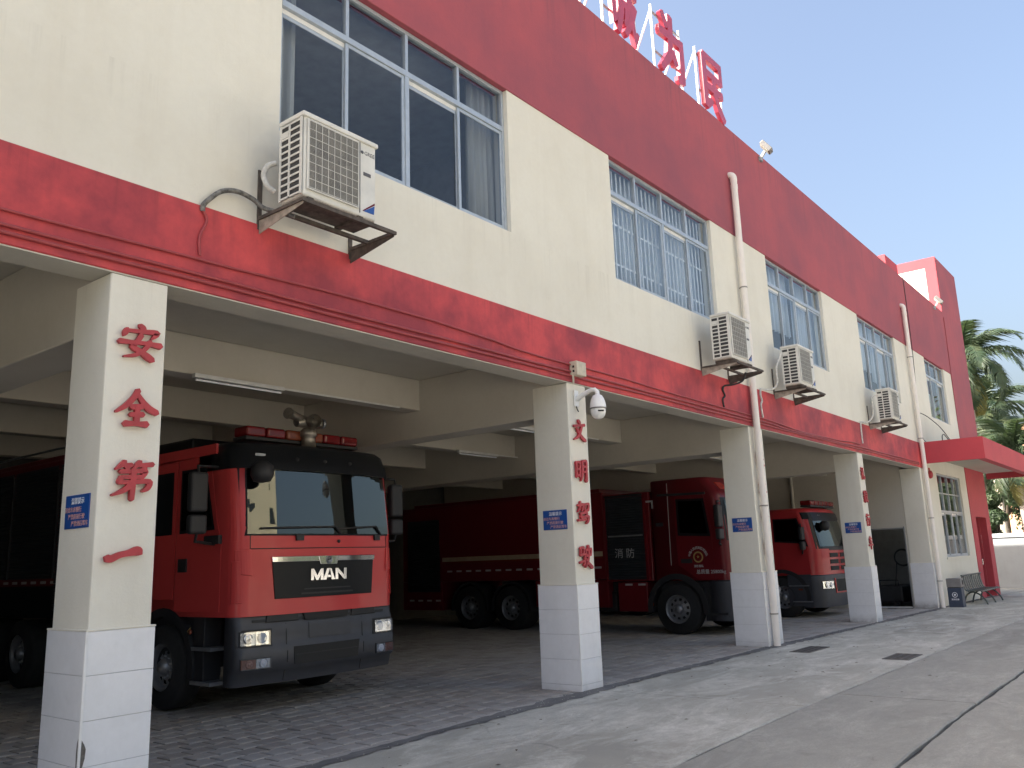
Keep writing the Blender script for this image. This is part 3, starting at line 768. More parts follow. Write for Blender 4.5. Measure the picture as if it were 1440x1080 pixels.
# beams in the garage
COLS = [(-3.1, -2.63), (2.972, 3.439), (9.057, 9.49), (14.867, 15.497), (21.242, 21.658), (27.13, 27.6)]
for L, R in COLS[1:-1] + [COLS[0]]:
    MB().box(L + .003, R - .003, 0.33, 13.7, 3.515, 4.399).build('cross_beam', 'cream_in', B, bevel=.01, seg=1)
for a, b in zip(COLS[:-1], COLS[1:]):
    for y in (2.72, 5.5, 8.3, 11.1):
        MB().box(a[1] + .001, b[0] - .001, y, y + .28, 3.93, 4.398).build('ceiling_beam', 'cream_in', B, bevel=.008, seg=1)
# end wall of the garage with its doorway, and the room behind it
wy = MB()
for (y0, y1, z0, z1) in ((0.58, 0.665, -0.2, 4.39), (0.665, 2.1, 2.23, 4.39), (2.1, 13.74, -0.2, 4.39)):
    wy.box(27.135, 27.36, y0, y1, z0, z1)
wy.build('garage_end_wall', 'cream_in', B)
MB().box(27.10, 27.38, 0.63, 0.66, -0.08, 2.26).box(27.10, 27.38, 2.10, 2.14, -0.08, 2.26).box(27.10, 27.38, 0.661, 2.099, 2.19, 2.229).build('door_frame', 'roller', B)
MB().box(27.14, 27.36, 0.67, 2.09, gz(27.2), gz(27.2) + .03).build('door_threshold', 'trim_white', B)
MB().box(27.4, 33.3, 0.2, 6.0, -0.13, -0.1).build('store_floor', 'subbase', B)
MB().box(27.4, 33.3, 6.0, 6.1, -0.13, 4.4).box(33.2, 33.3, .25, 5.99, -.13, 4.4).box(27.9, 33.3, .335, 6.1, 4.40, 4.55).build('store_wall', 'room', B)

def column(i, L, R):
    c = empty('column', (0, 0, 0), B)
    D = 1.272 + gz((L + R) / 2)
    MB().box(L, R, 0.002, 0.576, D - .01, T - .013).build('column_shaft', 'cream', c, bevel=.012, seg=2)
    e = 0.006
    g0 = gz(L) - .05
    MB().box(L - e, R + e, -e, 0.576 + e, g0, D - .012).build('tile_backing', 'grout', c)
    rows = []
    z = D
    base = gz((L + R) / 2) - 0.004
    for h in (.30, .30, .30, .30, .2):
        rows.append((max(base, z - h + .0025), z)); z -= h
        if z <= base + .01: break
    k = 0.021
    for z0, z1 in rows:
        jit = lambda: rs.uniform(-.0012, .0012)
        a = jit(); MB().box(L - k, R + k, -k + a, -e - .0005, z0, z1).build('tile', 'tile', c, bevel=.002, seg=1)
        MB().box(L - k + jit(), L - e - .0005, -e, 0.576 + k, z0, z1).build('tile', 'tile', c, bevel=.002, seg=1)
        MB().box(R + e + .0005, R + k + jit(), -e, 0.576 + k, z0, z1).build('tile', 'tile', c, bevel=.002, seg=1)
        MB().box(L - e, R + e, 0.576 + e + .0005, 0.576 + k, z0, z1).build('tile', 'tile', c, bevel=.002, seg=1)
    MB().box(L - .026, R + .026, -.026, 0.60, D + .001, D + .014).build('dado_cap', 'cream', c, bevel=.003, seg=1)
    if i >= 1:
        MB().box(L - .0265, L - .009, -.0265, -.009, g0 + .02, D).build('corner_trim', 'trim_white', c, bevel=.003, seg=1)
    if i == 1:
        # broken tiles at the foot of the corner
        hz = D - .72
        pts = [(0, 0), (.018, -.03), (.030, -.06), (.026, -.12), (.014, -.17), (-.004, -.20), (-.002, -.1)]
        MB().prism([(L - .006 + a, hz + b) for a, b in pts], -k - .0022, -k + .002, 'y').build('broken_patch', 'plaster_hole', c)
        pts = [(0, .02), (.016, -.02), (.022, -.09), (.018, -.17), (.006, -.23), (-.003, -.12)]
        MB().prism([(-.006 + a, hz + b) for a, b in pts], L - k - .0022, L - k + .002, 'x').build('broken_patch', 'plaster_hole', c)
    return c
for i, (L, R) in enumerate(COLS):
    column(i, L, R)

MB().box(XL, -3.13, 0.02, 0.25, -.1, T - .013).build('lower_wall', 'cream', B)  # unseen wall added to keep light out of the left bay
MB().box(-3.0, -2.8, 0.61, 13.74, -.1, 3.514).build('garage_end_wall', 'back_wall', B)  # unseen dark partition added so the left bay stays dim
# wall of the ground-floor rooms right of the garage, with the barred window, and the red door bay
wall_holes(MB(), 27.61, TL - .003, -0.25, BT - .002, [(29.15, 32.45, 1.31, 3.90)], 0.004, 0.22).build('lower_wall', 'cream', B)
wall_holes(MB(), TL, XR, -0.30, 4.797, [(34.15, 35.95, -0.31, 2.63)], -0.012, 0.22).build('door_bay', 'red_canopy', B)
MB().box(34.15, 34.17, 0.221, .70, -.25, 2.63).box(35.93, 35.95, 0.221, .70, -.25, 2.63).box(34.15, 35.95, 0.221, .70, 2.631, 2.65).build('door_recess', 'red_canopy', B)
dr = MB().box(0, .92, 0, .04, -.18, 2.60).build('door', 'roller', B, (34.18, .03, 0))
dr.rotation_euler = (0, 0, radians(9))
MB().tube([(.84, -.04, .95), (.84, -.04, 1.15)], .012, 6).build('handle', 'chrome', dr)
MB().box(34.172, 35.928, .66, .70, -.2, 2.62).build('lobby_screen', 'room', B)

# entrance canopy
cn = empty('canopy', (0, 0, 0), B)
CX0, CX1, CY = 27.72, 37.4, -1.66
MB().box(CX0, CX0 + .12, CY, -0.02, 4.10, 4.74).build('canopy_fascia', 'red_canopy', cn)
MB().box(CX0 + .121, CX1, CY, CY + .22, 4.10, 4.739).build('canopy_fascia', 'red_canopy', cn)
MB().box(CX1 - .15, CX1 - .001, CY + .221, -0.02, 4.12, 4.738).build('canopy_fascia', 'red_canopy', cn)
MB().box(CX0 + .121, CX1 - .151, CY + .221, -0.017, 4.34, 4.70).build('canopy_slab', 'cream_in', cn)

# windows
def window(x0, x1, n, z0, z1, ztr, gmat, yg=0.10, sash=True):
    w = empty('window', (0, 0, 0), B)
    t = .045
    f = MB()
    f.box(x0 + .001, x0 + t, .06, .14, z0 + .001, z1 - .001).box(x1 - t, x1 - .001, .06, .14, z0 + .001, z1 - .001)
    f.box(x0 + t, x1 - t, .06, .14, z1 - t, z1 - .001).box(x0 + t, x1 - t, .06, .14, z0 + .001, z0 + t)
    f.box(x0 + t, x1 - t, .055, .145, ztr - .035, ztr + .035)
    f.build('frame', 'alu', w, bevel=.004, seg=1)
    bw = (x1 - x0) / n
    for k in range(1, n):
        xm = x0 + bw * k
        MB().box(xm - .022, xm + .022, .062, .138, ztr + .036, z1 - t).build('mullion', 'alu', w, bevel=.003, seg=1)
    if n == 4:
        MB().box(x0 + 2 * bw - .03, x0 + 2 * bw + .03, .058, .142, z0 + t, ztr - .036).build('mullion', 'alu', w, bevel=.003, seg=1)
    for k in range(n):
        a, b = x0 + bw * k, x0 + bw * (k + 1)
        MB().box(a + .02, b - .02, yg - .003, yg + .003, ztr + .036, z1 - t).build('pane', gmat, w)
        ys = .085 if k % 2 else .115
        a2, b2 = a - .015, b + .015
        if k == 0: a2 = a + t
        if k == n - 1: b2 = b - t
        if n == 4 and k == 1: b2 = b - .03
        if n == 4 and k == 2: a2 = a + .03
        s = MB(); st = .042
        zt = ztr - .037 - (0 if k % 2 else .05)
        s.box(a2, a2 + st, ys - .012, ys + .012, z0 + t, zt).box(b2 - st, b2, ys - .012, ys + .012, z0 + t, zt)
        s.box(a2 + st, b2 - st, ys - .012, ys + .012, zt - st, zt).box(a2 + st, b2 - st, ys - .012, ys + .012, z0 + t, z0 + t + st)
        s.build('sash', 'alu', w, bevel=.003, seg=1)
        if zt < ztr - .05:
            MB().box(a2, b2, .1, .13, zt + .001, ztr - .036).build('head_strip', 'trim_white', w)
        MB().box(a2 + st, b2 - st, ys - .003, ys + .003, z0 + t + st, zt - st).build('pane', gmat, w)
    return w
W = []
for i, (a, b, n) in enumerate(WINS):
    W.append(window(a, b, n, WB, WT, 7.16, 'glass_tint' if i == 0 else 'glass'))
# security bars behind the second window's panes
bw = (13.957 - 10.475) / 26
for k in range(1, 26):
    MB().box(10.475 + bw * k - .009, 10.475 + bw * k + .009, .205, .223, WB + .02, 7.66).build('bar', 'bars', W[1])
for z in (6.12, 6.78):
    MB().box(10.5, 13.93, .226, .236, z - .016, z + .016).build('cross_bar', 'bars', W[1])
# window of the ground-floor room: small panes above, tall sashes below
lw = window(29.15, 32.45, 4, 1.31, 3.90, 2.72, 'glass')
for z in (3.30,):
    MB().box(29.2, 32.4, .085, .115, z - .016, z + .016).build('glazing_bar', 'alu', lw)
MB().box(29.05, 32.55, -.03, .05, 1.24, 1.309).build('sill', 'cream', lw)

# ================================================================== CURTAINS
def curtain(x0, x1, z0, z1, y, mat, label, folds=8, amp=.04, group='curtains behind the upper windows'):
    mb = MB(); n = folds * 8
    rr = random.Random(x0)
    ph = [rr.uniform(0, 6) for _ in range(4)]
    vs = []
    for j, z in enumerate((z0, (z0 + z1) / 2, z1)):
        for i in range(n + 1):
            u = i / n
            w = amp * (sin(u * folds * 2 * pi + ph[0]) + .5 * sin(u * folds * 3.3 * pi + ph[1])) * (1.15 - .3 * j)
            vs.append(((x1 - x0) * u, w, z - z0))
    mb.add(vs, [(j * (n + 1) + i, j * (n + 1) + i + 1, (j + 1) * (n + 1) + i + 1, (j + 1) * (n + 1) + i) for j in range(2) for i in range(n)], True)
    o = mb.build('curtain', mat, None, (x0, y, z0))
    md = o.modifiers.new('thick', 'SOLIDIFY'); md.thickness = .004
    tag(o, label, 'curtain', group)
    return o
curtain(4.60, 4.84, 5.75, 7.94, .27, 'curtain', 'narrow cream curtain gathered at the left edge of the nearest upper window', 2, .03)
curtain(7.50, 8.20, 5.75, 7.94, .28, 'curtain', 'cream pleated curtain drawn to the right side of the nearest upper window', 6, .045)
curtain(10.50, 14.15, 5.75, 7.94, .40, 'curtain_blue', 'pale blue curtain behind the window with security bars', 22, .03)
curtain(16.56, 18.45, 6.34, 7.94, .32, 'curtain_blue', 'pale curtain hanging over the left half of the third upper window', 9, .03)
curtain(18.75, 20.1, 5.75, 7.94, .32, 'curtain_blue', 'full-length pale curtain in the right half of the third upper window', 8, .035)
curtain(22.66, 24.50, 6.45, 7.94, .32, 'curtain_blue', 'short pale curtain at the left of the fourth upper window', 9, .03)
curtain(24.75, 26.2, 6.25, 7.94, .34, 'curtain_blue', 'short pale curtain at the right of the fourth upper window', 8, .03)
curtain(29.9, 30.5, 5.75, 6.75, .34, 'curtain', 'low white curtain at the left of the farthest upper window', 4, .03)
curtain(31.0, 31.9, 5.75, 6.75, .34, 'curtain', 'low white curtain at the right of the farthest upper window', 5, .03)

# ================================================================== PILLAR CHARACTERS
SLOG = {1: ('安全第一', 'nearest pillar', [3.415, 2.895, 2.345, 1.80], 3.215),
        2: ('文明驾驶', 'second pillar, under the dome camera', [3.31, 2.77, 2.23, 1.67], 9.25),
        3: ('遵章守纪', 'third pillar, behind the white drainpipe', [3.36, 2.82, 2.28, 1.74], 15.20),
        4: ('礼貌行车', 'fourth pillar, before the far bay', [3.44, 2.88, 2.33, 1.79], 21.42)}
for ci, (word, where, zz, xc) in SLOG.items():
    for k, ch in enumerate(word):
        w, h = (.33, .27) if ci == 1 else (.27, .27)
        dx = 0
        if ch == '一': w, h, dx = .25, .34, -.035
        o = glyph(ch, w, h, .026, 1.18).build('pillar_character', 'letter', None, (xc + dx, -.012, zz[k]), bevel=0)
        tag(o, 'red brush-script character %s, %s of four on the %s' % (ch, ('topmost', 'second', 'third', 'lowest')[k], where), 'character', 'red slogan characters on the pillars')
        # stand-off pins
        MB().box(-.05, -.03, .0, .016, -.02, 0).box(.04, .06, .0, .016, .0, .02).build('pin', 'rust', o)

# blue notices on the sides of the pillars
for ci, nm in ((1, 'nearest pillar'), (2, 'second pillar under the dome camera'), (3, 'third pillar, beside the white drainpipe'), (4, 'fourth pillar, before the far bay')):
    L = COLS[ci][0]
    zc = 2.125 + (.03 if ci > 1 else 0)
    sgn = tag(empty('notice_board', (L - .001, .285, zc)), 'small blue notice with white and orange lines on the %s' % nm, 'notice', 'blue notices on the pillars')
    MB().box(-.008, 0, -.19, .19, -.125, .125).build('board', 'blue', sgn, bevel=.002, seg=1)
    lettering('温馨提示', .052, 'white_ink', sgn, (-.0095, -.01, .075), '-x', .0008, .0004, sx=1.0)
    for j, (tx, yy) in enumerate((('进出车库慢行', .055), ('严禁超速行驶', .0), ('严禁酒后驾车', -.055))):
        lettering(tx, .044, 'orange_ink', sgn, (-.0095, yy, .012 - .052 * j), '-x', .0008, .0003)

# ================================================================== ROOF SIGN
for ch, x0, nm in (('忠', 8.98, 'cut off by the top of the picture'), ('诚', 10.70, 'fourth from the far end'), ('为', 12.40, ''), ('民', 14.12, '')):
    lab = {'忠': 'red roof-sign character 忠, nearest one, mostly above the picture', '诚': 'red roof-sign character 诚 on its frame, left of 为',
           '为': 'red roof-sign character 为 standing on the parapet between 诚 and 民', '民': 'red roof-sign character 民 at the far end of the roof sign'}[ch]
    s = tag(empty('roof_sign_character', (x0, 0.05, P)), lab, 'sign', 'red characters of the roof sign')
    w, h = .92, 1.22
    z0 = .07
    g = glyph(ch, w, h, .075, 1.22, True)
    g.v = [(a + w / 2 + .06, b, c + h / 2 + z0) for a, b, c in g.v]
    g.build('character', 'roof_letter', s)
    for xx in (-.03, w + .10):
        MB().box(xx, xx + .035, .005, .04, 0, h + .12).build('post', 'white_steel', s)
    MB().box(.006, w + .099, .008, .036, h * .98, h * .98 + .03).box(.006, w + .099, .008, .036, .42, .45).box(-.03, w + .135, .002, .044, -.0, .045).build('rail', 'steel', s)
    for xx in (-.012, w + .117): MB().bar((xx, .04, h), (xx, .62, .0), .03, .03).build('strut', 'white_steel', s)

# ================================================================== AIR CONDITIONERS AND BRACKETS
def make_ac():
    a = empty('air_conditioner', (0, 0, 0))       # origin: left, back, bottom corner
    w, d, h = .86, .34, .78
    # casing as a frame with open left side and a round fan opening behind the guard
    MB().box(0.012, w, -d + .01, 0, .0, h).build('casing', 'ac_white', a, bevel=.022, seg=3)
    MB().box(-.012, w + .012, -d - .012, .012, h - .035, h + .012).build('top_cover', 'ac_white', a, bevel=.012, seg=2)
    MB().box(.0, .0115, -d + .03, -.01, .03, h - .05).build('side_fins', 'ac_dark', a)
    # louvre frame on the left side: bars with dark gaps
    lv = MB()
    ya, yb = -d + .015, -.003
    lv.box(-.008, -.001, ya, ya + .03, .012, h - .036).box(-.008, -.001, yb - .025, yb, .012, h - .036)
    ym = (ya + yb) / 2 + .02
    lv.box(-.008, -.001, ym - .012, ym + .012, .03, h - .05)
    n = 11
    for k in range(n + 1):
        z = .03 + (h - .085) * k / n
        lv.box(-.0075, -.0012, ya + .031, ym - .0125, z - .009, z + .009)
        lv.box(-.0075, -.0012, ym + .0125, yb - .026, z - .009, z + .009)
    lv.build('side_louvre', 'ac_white', a)
    MB().box(-.010, -.0085, ym + .014, yb - .03, h - .17, h - .125).build('pipe_cover', 'ac_white', a)
    # front: fan opening with wire guard, control side panel
    MB().box(.055, .62, -d - .004, -d + .008, .075, h - .065).build('fan_recess', 'ac_grille_back', a)
    fan = MB()
    fan.lathe([(.06, -.007), (.06, -.0045)], (.3375, -d, .39), 'y', 16)
    for k in range(3):
        an = 2 * pi * k / 3 + .4
        p = [(.3375 + cos(an + q) * r, .39 + sin(an + q) * r) for r, q in ((.05, -.3), (.235, -.1), (.24, .5), (.05, .5))]
        fan.prism(p, -d - .0068, -d - .0045, 'y')
    fan.build('fan', 'ac_dark', a)
    gr = MB()
    for k in range(47):
        x = .06 + .555 * k / 46
        gr.box(x - .0011, x + .0011, -d - .0105, -d - .0085, .08, h - .07)
    for k in range(52):
        z = .08 + (h - .15) * k / 51
        gr.box(.06, .615, -d - .0125, -d - .0107, z - .0011, z + .0011)
    gr.build('wire_guard', 'ac_grille', a, kind='stuff')
    rb = MB()
    for k in range(9):
        x = .055 + .565 * k / 8
        rb.box(x - .002, x + .002, -d - .0155, -d - .0127, .078, h - .068)
    for k in range(9):
        z = .078 + (h - .146) * k / 8
        rb.box(.055, .62, -d - .018, -d - .0157, z - .002, z + .002)
    rb.build('guard_ribs', 'ac_white', a)
    fr = MB().box(.04, .054, -d - .014, -d + .005, .06, h - .05).box(.621, .635, -d - .014, -d + .005, .06, h - .05)
    fr.box(.054, .621, -d - .014, -d + .005, .06, .074).box(.054, .621, -d - .014, -d + .005, h - .064, h - .05)
    fr.build('guard_rim', 'ac_white', a, bevel=.004, seg=1)
    MB().box(.652, .655, -d + .0, -d + .0095, .03, h - .04).build('panel_seam', 'ac_text', a)
    lettering('GREE', .055, 'ac_text', a, (.775, -d + .009, h - .13), '-y', .0015, .0)
    MB().lathe([(.0, 0), (.017, 0), (.017, .003), (.009, .003), (.009, 0)], (.685, -d + .0065, h - .13), 'y', 14).build('badge', 'ac_text', a)
    MB().box(.70, .79, -d + .006, -d + .0098, .42, .455).build('handle_recess', 'ac_text', a)
    st = [(.70, .06), (.83, .06), (.84, .15)]
    MB().prism(st, -d + .0075, -d + .0095, 'y').build('energy_sticker', 'blue', a)
    MB().prism([(.69, .065), (.70, .06), (.842, .158), (.84, .18)], -d + .0072, -d + .0093, 'y').build('sticker_edge', 'lamp_red', a)
    MB().box(.02, .84, -d + .015, -.02, -.012, -.001).build('base_plate', 'rust_light', a)
    return a
def make_bracket(first):
    b = empty('wall_bracket', (0, 0, 0))          # origin: left arm on the wall, top of arm
    for x in (0, 1.07):
        MB().box(x - .022, x + .022, -.014, 0, -.12, .46 if x == 0 else .1).build('wall_plate', 'rust', b)
        MB().box(x - .018, x + .018, -.66, -.014, -.03, .0).build('arm', 'rust', b)
        MB().prism([(-.014, -.03), (-.014, -.16), (-.64, -.05), (-.64, -.03)], x - .004, x + .004, 'x').build('gusset', 'rust_light' if x == 0 else 'rust', b)
    MB().box(.019, 1.051, -.66, -.625, -.035, .001).build('front_rail', 'rust', b)
    MB().box(.019, 1.051, -.30, -.265, -.035, .001).build('rear_rail', 'rust', b)
    return b
ACX = [4.29, 13.02, 16.16, 22.5]
BRX = [4.27, 13.10, 16.28, 22.53]
AZ = 4.835
who = ['nearest, dusty, beside the first window', 'second, between the barred window and the drainpipe', 'third, under the third upper window', 'farthest, under the fourth upper window']
ac0 = make_ac(); br0 = make_bracket(True)
for i in range(4):
    a = ac0 if i == 0 else copy_tree(ac0)
    b = br0 if i == 0 else copy_tree(br0)
    a.location = (ACX[i], -.27, AZ); b.location = (BRX[i], -.002, AZ - .055)
    if i: a.scale = (.94 if i == 3 else 1.0, 1, 1)
    tag(a, 'white outdoor air-conditioner unit on the wall, ' + who[i], 'air conditioner', 'air-conditioner units on the upper wall')
    tag(b, 'rusty steel bracket carrying the ' + ['nearest air-conditioner unit', 'air conditioner beside the barred window', 'air conditioner under the third window', 'farthest air-conditioner unit'][i], 'bracket', 'air-conditioner brackets')
    for x in (0.05, .62):
        MB().box(ACX[i] - BRX[i] + x, ACX[i] - BRX[i] + x + .06, -.62, -.28, .0015, .0425).build('foot', 'rust', b)
# rusty dirty underside tray of the nearest unit
MB().box(.03, .85, -.31, -.02, -.030, -.0125).build('drip_tray', 'rust', ac0)
# hoses
def hose(name, pts, r, mat, label, cat='hose', group='hoses of the air conditioners', n=8, sm=6):
    pts = [Vector(p) for p in pts]
    q = catmull([tuple(p) for p in pts], sm)
    o0 = Vector(q[0])
    o = MB().tube([Vector(p) - o0 for p in q], r, n).build(name, mat, None, o0)
    tag(o, label, cat, group)
    return o
h1 = hose('pipe_bundle', [(4.42, -.33, 4.745), (4.25, -.12, 4.83), (4.15, -.08, 4.90), (4.0, -.06, 4.93), (3.85, -.055, 4.88), (3.74, -.04, 4.77), (3.70, -.03, 4.71), (3.70, -.022, 4.66)], .022, 'insul_dirty', 'taped arched hose running from the nearest air conditioner to the red band')
hose('pipe_loop', [(4.30, -.20, 4.98), (4.235, -.17, 5.03), (4.21, -.15, 5.13), (4.235, -.17, 5.22), (4.30, -.20, 5.26)], .026, 'insul', 'white bulging hose loop behind the nearest air conditioner')
hose('hanging_cable', [(5.163, -.35, 5.14), (5.22, -.28, 5.10), (5.23, -.22, 5.0), (5.19, -.16, 4.9), (5.163, -.20, 4.86)], .008, 'black_hose', 'thin black cable looped at the right end of the nearest air conditioner')
hose('riser_cable', [(3.70, -.03, 4.66), (3.74, -.026, 4.58), (3.68, -.026, 4.42), (3.69, -.026, 4.26)], .012, 'red_conduit', 'red-painted cable dropping down the red band left of the nearest air conditioner')
hose('pipe_bundle', [(14.02, -.40, 4.76), (14.0, -.34, 4.62), (13.92, -.2, 4.56), (13.86, -.06, 4.55), (13.83, -.03, 4.48), (13.90, -.026, 4.38), (13.80, -.026, 4.3), (13.83, -.026, 4.17)], .018, 'black_hose', 'dark hose dropping from the second air conditioner onto the red band')
hose('pipe_bundle', [(16.13, -.30, 5.5), (16.04, -.2, 5.2), (16.06, -.18, 4.9), (16.0, -.1, 4.78), (15.75, -.05, 4.74), (15.55, -.035, 4.72), (15.52, -.028, 4.6), (15.57, -.026, 4.5), (15.50, -.026, 4.4), (15.54, -.026, 4.17)], .020, 'insul', 'white hose from the third air conditioner turning left to the drainpipe')
hose('pipe_bundle', [(22.49, -.30, 5.5), (22.38, -.2, 5.4), (22.42, -.17, 5.0), (22.3, -.1, 4.82), (22.1, -.05, 4.75), (21.75, -.035, 4.73), (21.72, -.026, 4.5), (21.72, -.026, 4.2)], .020, 'insul', 'white hose from the farthest air conditioner bending left to the red band')

# ================================================================== DRAINPIPES
def drainpipe(x, ztop, label, clips):
    d = tag(empty('drainpipe', (x, -.10, gz(x))), label, 'drainpipe', 'white drainpipes on the facade')
    r = .062
    zt = ztop - gz(x)
    MB().tube([(0, 0, 0.0), (0, 0, zt - .16)], r, 18).build('pipe', 'pvc', d)
    e = [(0, 0, zt - .17)] + [(0, .09 - .09 * cos(t * pi / 12), zt - .1 + .09 * sin(t * pi / 12)) for t in range(0, 7)] + [(0, .12, zt - .01)]
    MB().tube(e, r * 1.08, 16).build('elbow', 'pvc', d)
    for z in (zt - .28, 5.55 - gz(x), 3.0, 1.1):
        MB().tube([(0, 0, z - .05), (0, 0, z + .05)], r * 1.10, 16).build('coupling', 'pvc', d)
    for z in clips:
        k = MB().tube([(0, 0, z - .012), (0, 0, z + .012)], r * 1.13, 16)
        k.box(-.02, .02, r, .083, z - .012, z + .012)
        k.build('clip', 'pvc_clip', d)
    return d
drainpipe(15.02, 8.98, 'white drainpipe in front of the third pillar', (.55, 2.45, 6.6))
drainpipe(27.34, 8.98, 'white drainpipe at the far end beside the fifth pillar', (.75, 2.55, 4.9, 7.4))
# paint runs and dribbles of red on the third pillar are the slogan seen beside the pipe

# ================================================================== CONDUITS, CAMERA, LAMPS
def conduit(name, z, r, wob, label, x0=-6, x1=27.3, y=-.03):
    rr = random.Random(z)
    pts = []
    x = x0
    while x <= x1:
        pts.append((x - x0, 0, wob(x) - z))
        x += .5
    o = MB().tube(pts, r, 8).build(name, 'red_conduit', None, (x0, y, z))
    tag(o, label, 'conduit', 'red conduits along the red band')
cw = {2: 4.19, 3.7: 4.22, 5.4: 4.26, 6.4: 4.26, 7.6: 4.225, 8.2: 4.18, 10.2: 4.19, 12: 4.16, 14.2: 4.15, 15.5: 4.15, 17.7: 4.09, 19.9: 4.11, 21: 4.16, 21.7: 4.15}
def wob(x):
    ks = sorted(cw)
    if x <= ks[0]: return cw[ks[0]]
    for a, b in zip(ks[:-1], ks[1:]):
        if x <= b:
            f = (x - a) / (b - a); f = f * f * (3 - 2 * f)
            return cw[a] + (cw[b] - cw[a]) * f
    return cw[ks[-1]]
conduit('conduit', 4.19, .013, wob, 'thin red cable wavering along the band above two straight conduits', x1=21.7)
conduit('conduit', 4.085, .017, lambda x: 4.085 + .004 * sin(x * 2.1) - (.02 if 16 < x < 21 else 0), 'upper of two parallel red conduits along the band')
conduit('conduit', 4.03, .017, lambda x: 4.03 + .005 * sin(x * 1.7 + 1), 'lower of two parallel red conduits along the bottom of the band')

jb = tag(empty('junction_box', (9.11, -.016, 4.03)), 'beige junction box on the red band above the second pillar', 'junction box')
MB().box(0, .22, -.12, 0, 0, .19).build('case', 'box_beige', jb, bevel=.006)
MB().box(-.003, .0, -.08, -.05, .10, .13).box(-.003, .0, -.08, -.05, .04, .07).build('cable_hole', 'dark_gap', jb)
MB().tube([(.02, -.04, -.1), (.02, -.04, 0)], .014, 8).build('gland', 'box_beige', jb)

cc = tag(empty('dome_camera', (9.24, -.003, 3.73)), 'white dome security camera on an arm at the top of the second pillar', 'camera')
MB().box(-.045, .045, -.02, 0, -.1, .12).build('mount_plate', 'cctv', cc, bevel=.006)
MB().tube([(0, -.02, .0), (0, -.12, .045), (0, -.24, .085), (0, -.31, .085), (0, -.345, .05), (0, -.345, .0)], [.038, .034, .03, .03, .03, .032], 12).build('arm', 'cctv', cc)
MB().lathe([(.035, .01), (.06, -.0), (.085, -.045), (.10, -.10), (.106, -.155), (.106, -.165)], (0, -.345, 0), 'z', 24).build('housing', 'cctv', cc)
MB().lathe([(.109, -.163), (.112, -.17), (.109, -.178), (.10, -.178)], (0, -.345, 0), 'z', 24).build('ring', 'bin_grey', cc)
MB().lathe([(.098, -.178), (.098, -.215), (.088, -.26), (.062, -.295), (.03, -.31), (.001, -.314)], (0, -.345, 0), 'z', 24).build('dome', 'cctv', cc)
MB().obox((-.06, -.425, -.215), (.075, .02, .018), Matrix.Rotation(-.65, 3, 'Z')).build('lens_slot', 'dark_gap', cc)
MB().tube([(-.02, -.02, -.1), (-.02, -.03, -.14), (.01, -.03, -.17)], .008, 6).build('cable', 'black_hose', cc)

def flood(loc, label, s=1.0):
    f = tag(empty('floodlight', loc), label, 'floodlight', 'floodlights on the parapet')
    MB().box(-.06 * s, .06 * s, -.05 * s, .02 * s, -.08 * s, .02 * s).build('base', 'steel', f, bevel=.01)
    MB().bar((0, -.03 * s, 0), (.0, -.13 * s, .12 * s), .05 * s, .05 * s).build('arm', 'steel', f)
    m = Matrix.Rotation(.30, 3, 'Z') @ Matrix.Rotation(radians(52), 3, 'X')
    MB().obox((.0, -.17 * s, .20 * s), (.22 * s, .30 * s, .10 * s), m).build('lamp_head', 'lamp_grey', f, bevel=.015)
    off = m @ Vector((0, .0, -.052 * s))
    MB().obox(Vector((0, -.17 * s, .20 * s)) + off, (.17 * s, .24 * s, .012 * s), m).build('lamp_glass', 'glassy_lamp', f)
    return f
flood((16.75, -.02, 9.98), 'floodlight tilted on the parapet edge above the first drainpipe', 1.0)
flood((32.1, -.02, 9.95), 'floodlight on the parapet in front of the stair tower', 1.1)

bell = tag(empty('alarm_bell', (28.24, .003, 3.80)), 'round red alarm bell under the canopy beside the far drainpipe', 'alarm bell')
MB().lathe([(.001, -.10), (.06, -.095), (.11, -.07), (.125, -.03), (.125, 0)], (0, 0, 0), 'y', 20).build('gong', 'letter', bell)
MB().box(-.05, .05, -.03, .0, .12, .2).build('bracket', 'letter', bell)

hose('facade_cable', [(28.12, -.02, 10.1), (28.10, -.03, 9.0), (28.05, -.03, 7.6), (27.80, -.04, 6.2), (27.72, -.05, 5.5), (27.80, -.05, 4.9), (27.9, -.1, 4.77)], .010, 'black_hose', 'thin dark cable running down the wall beside the far drainpipe', 'cable', 'loose cables on the far wall')
hose('facade_cable', [(27.55, -.05, 5.65), (27.95, -.2, 5.55), (28.6, -.4, 5.25), (29.1, -.55, 4.85), (29.2, -.6, 4.77)], .012, 'black_hose', 'black cable sagging from the far drainpipe onto the canopy', 'cable', 'loose cables on the far wall')
hose('facade_cable', [(28.2, -.5, 4.76), (28.25, -.5, 4.93), (28.5, -.5, 5.0), (28.85, -.5, 4.93), (29.1, -.55, 4.78)], .014, 'black_hose', 'black cable loop lying on top of the canopy', 'cable', 'loose cables on the far wall')
hose('facade_cable', [(33.46, -.03, 9.85), (33.44, -.03, 9.0), (33.38, -.03, 7.8), (33.36, -.02, 6.0)], .010, 'red_conduit', 'thin red-painted cable down the joint of the stair tower', 'cable', 'loose cables on the far wall')

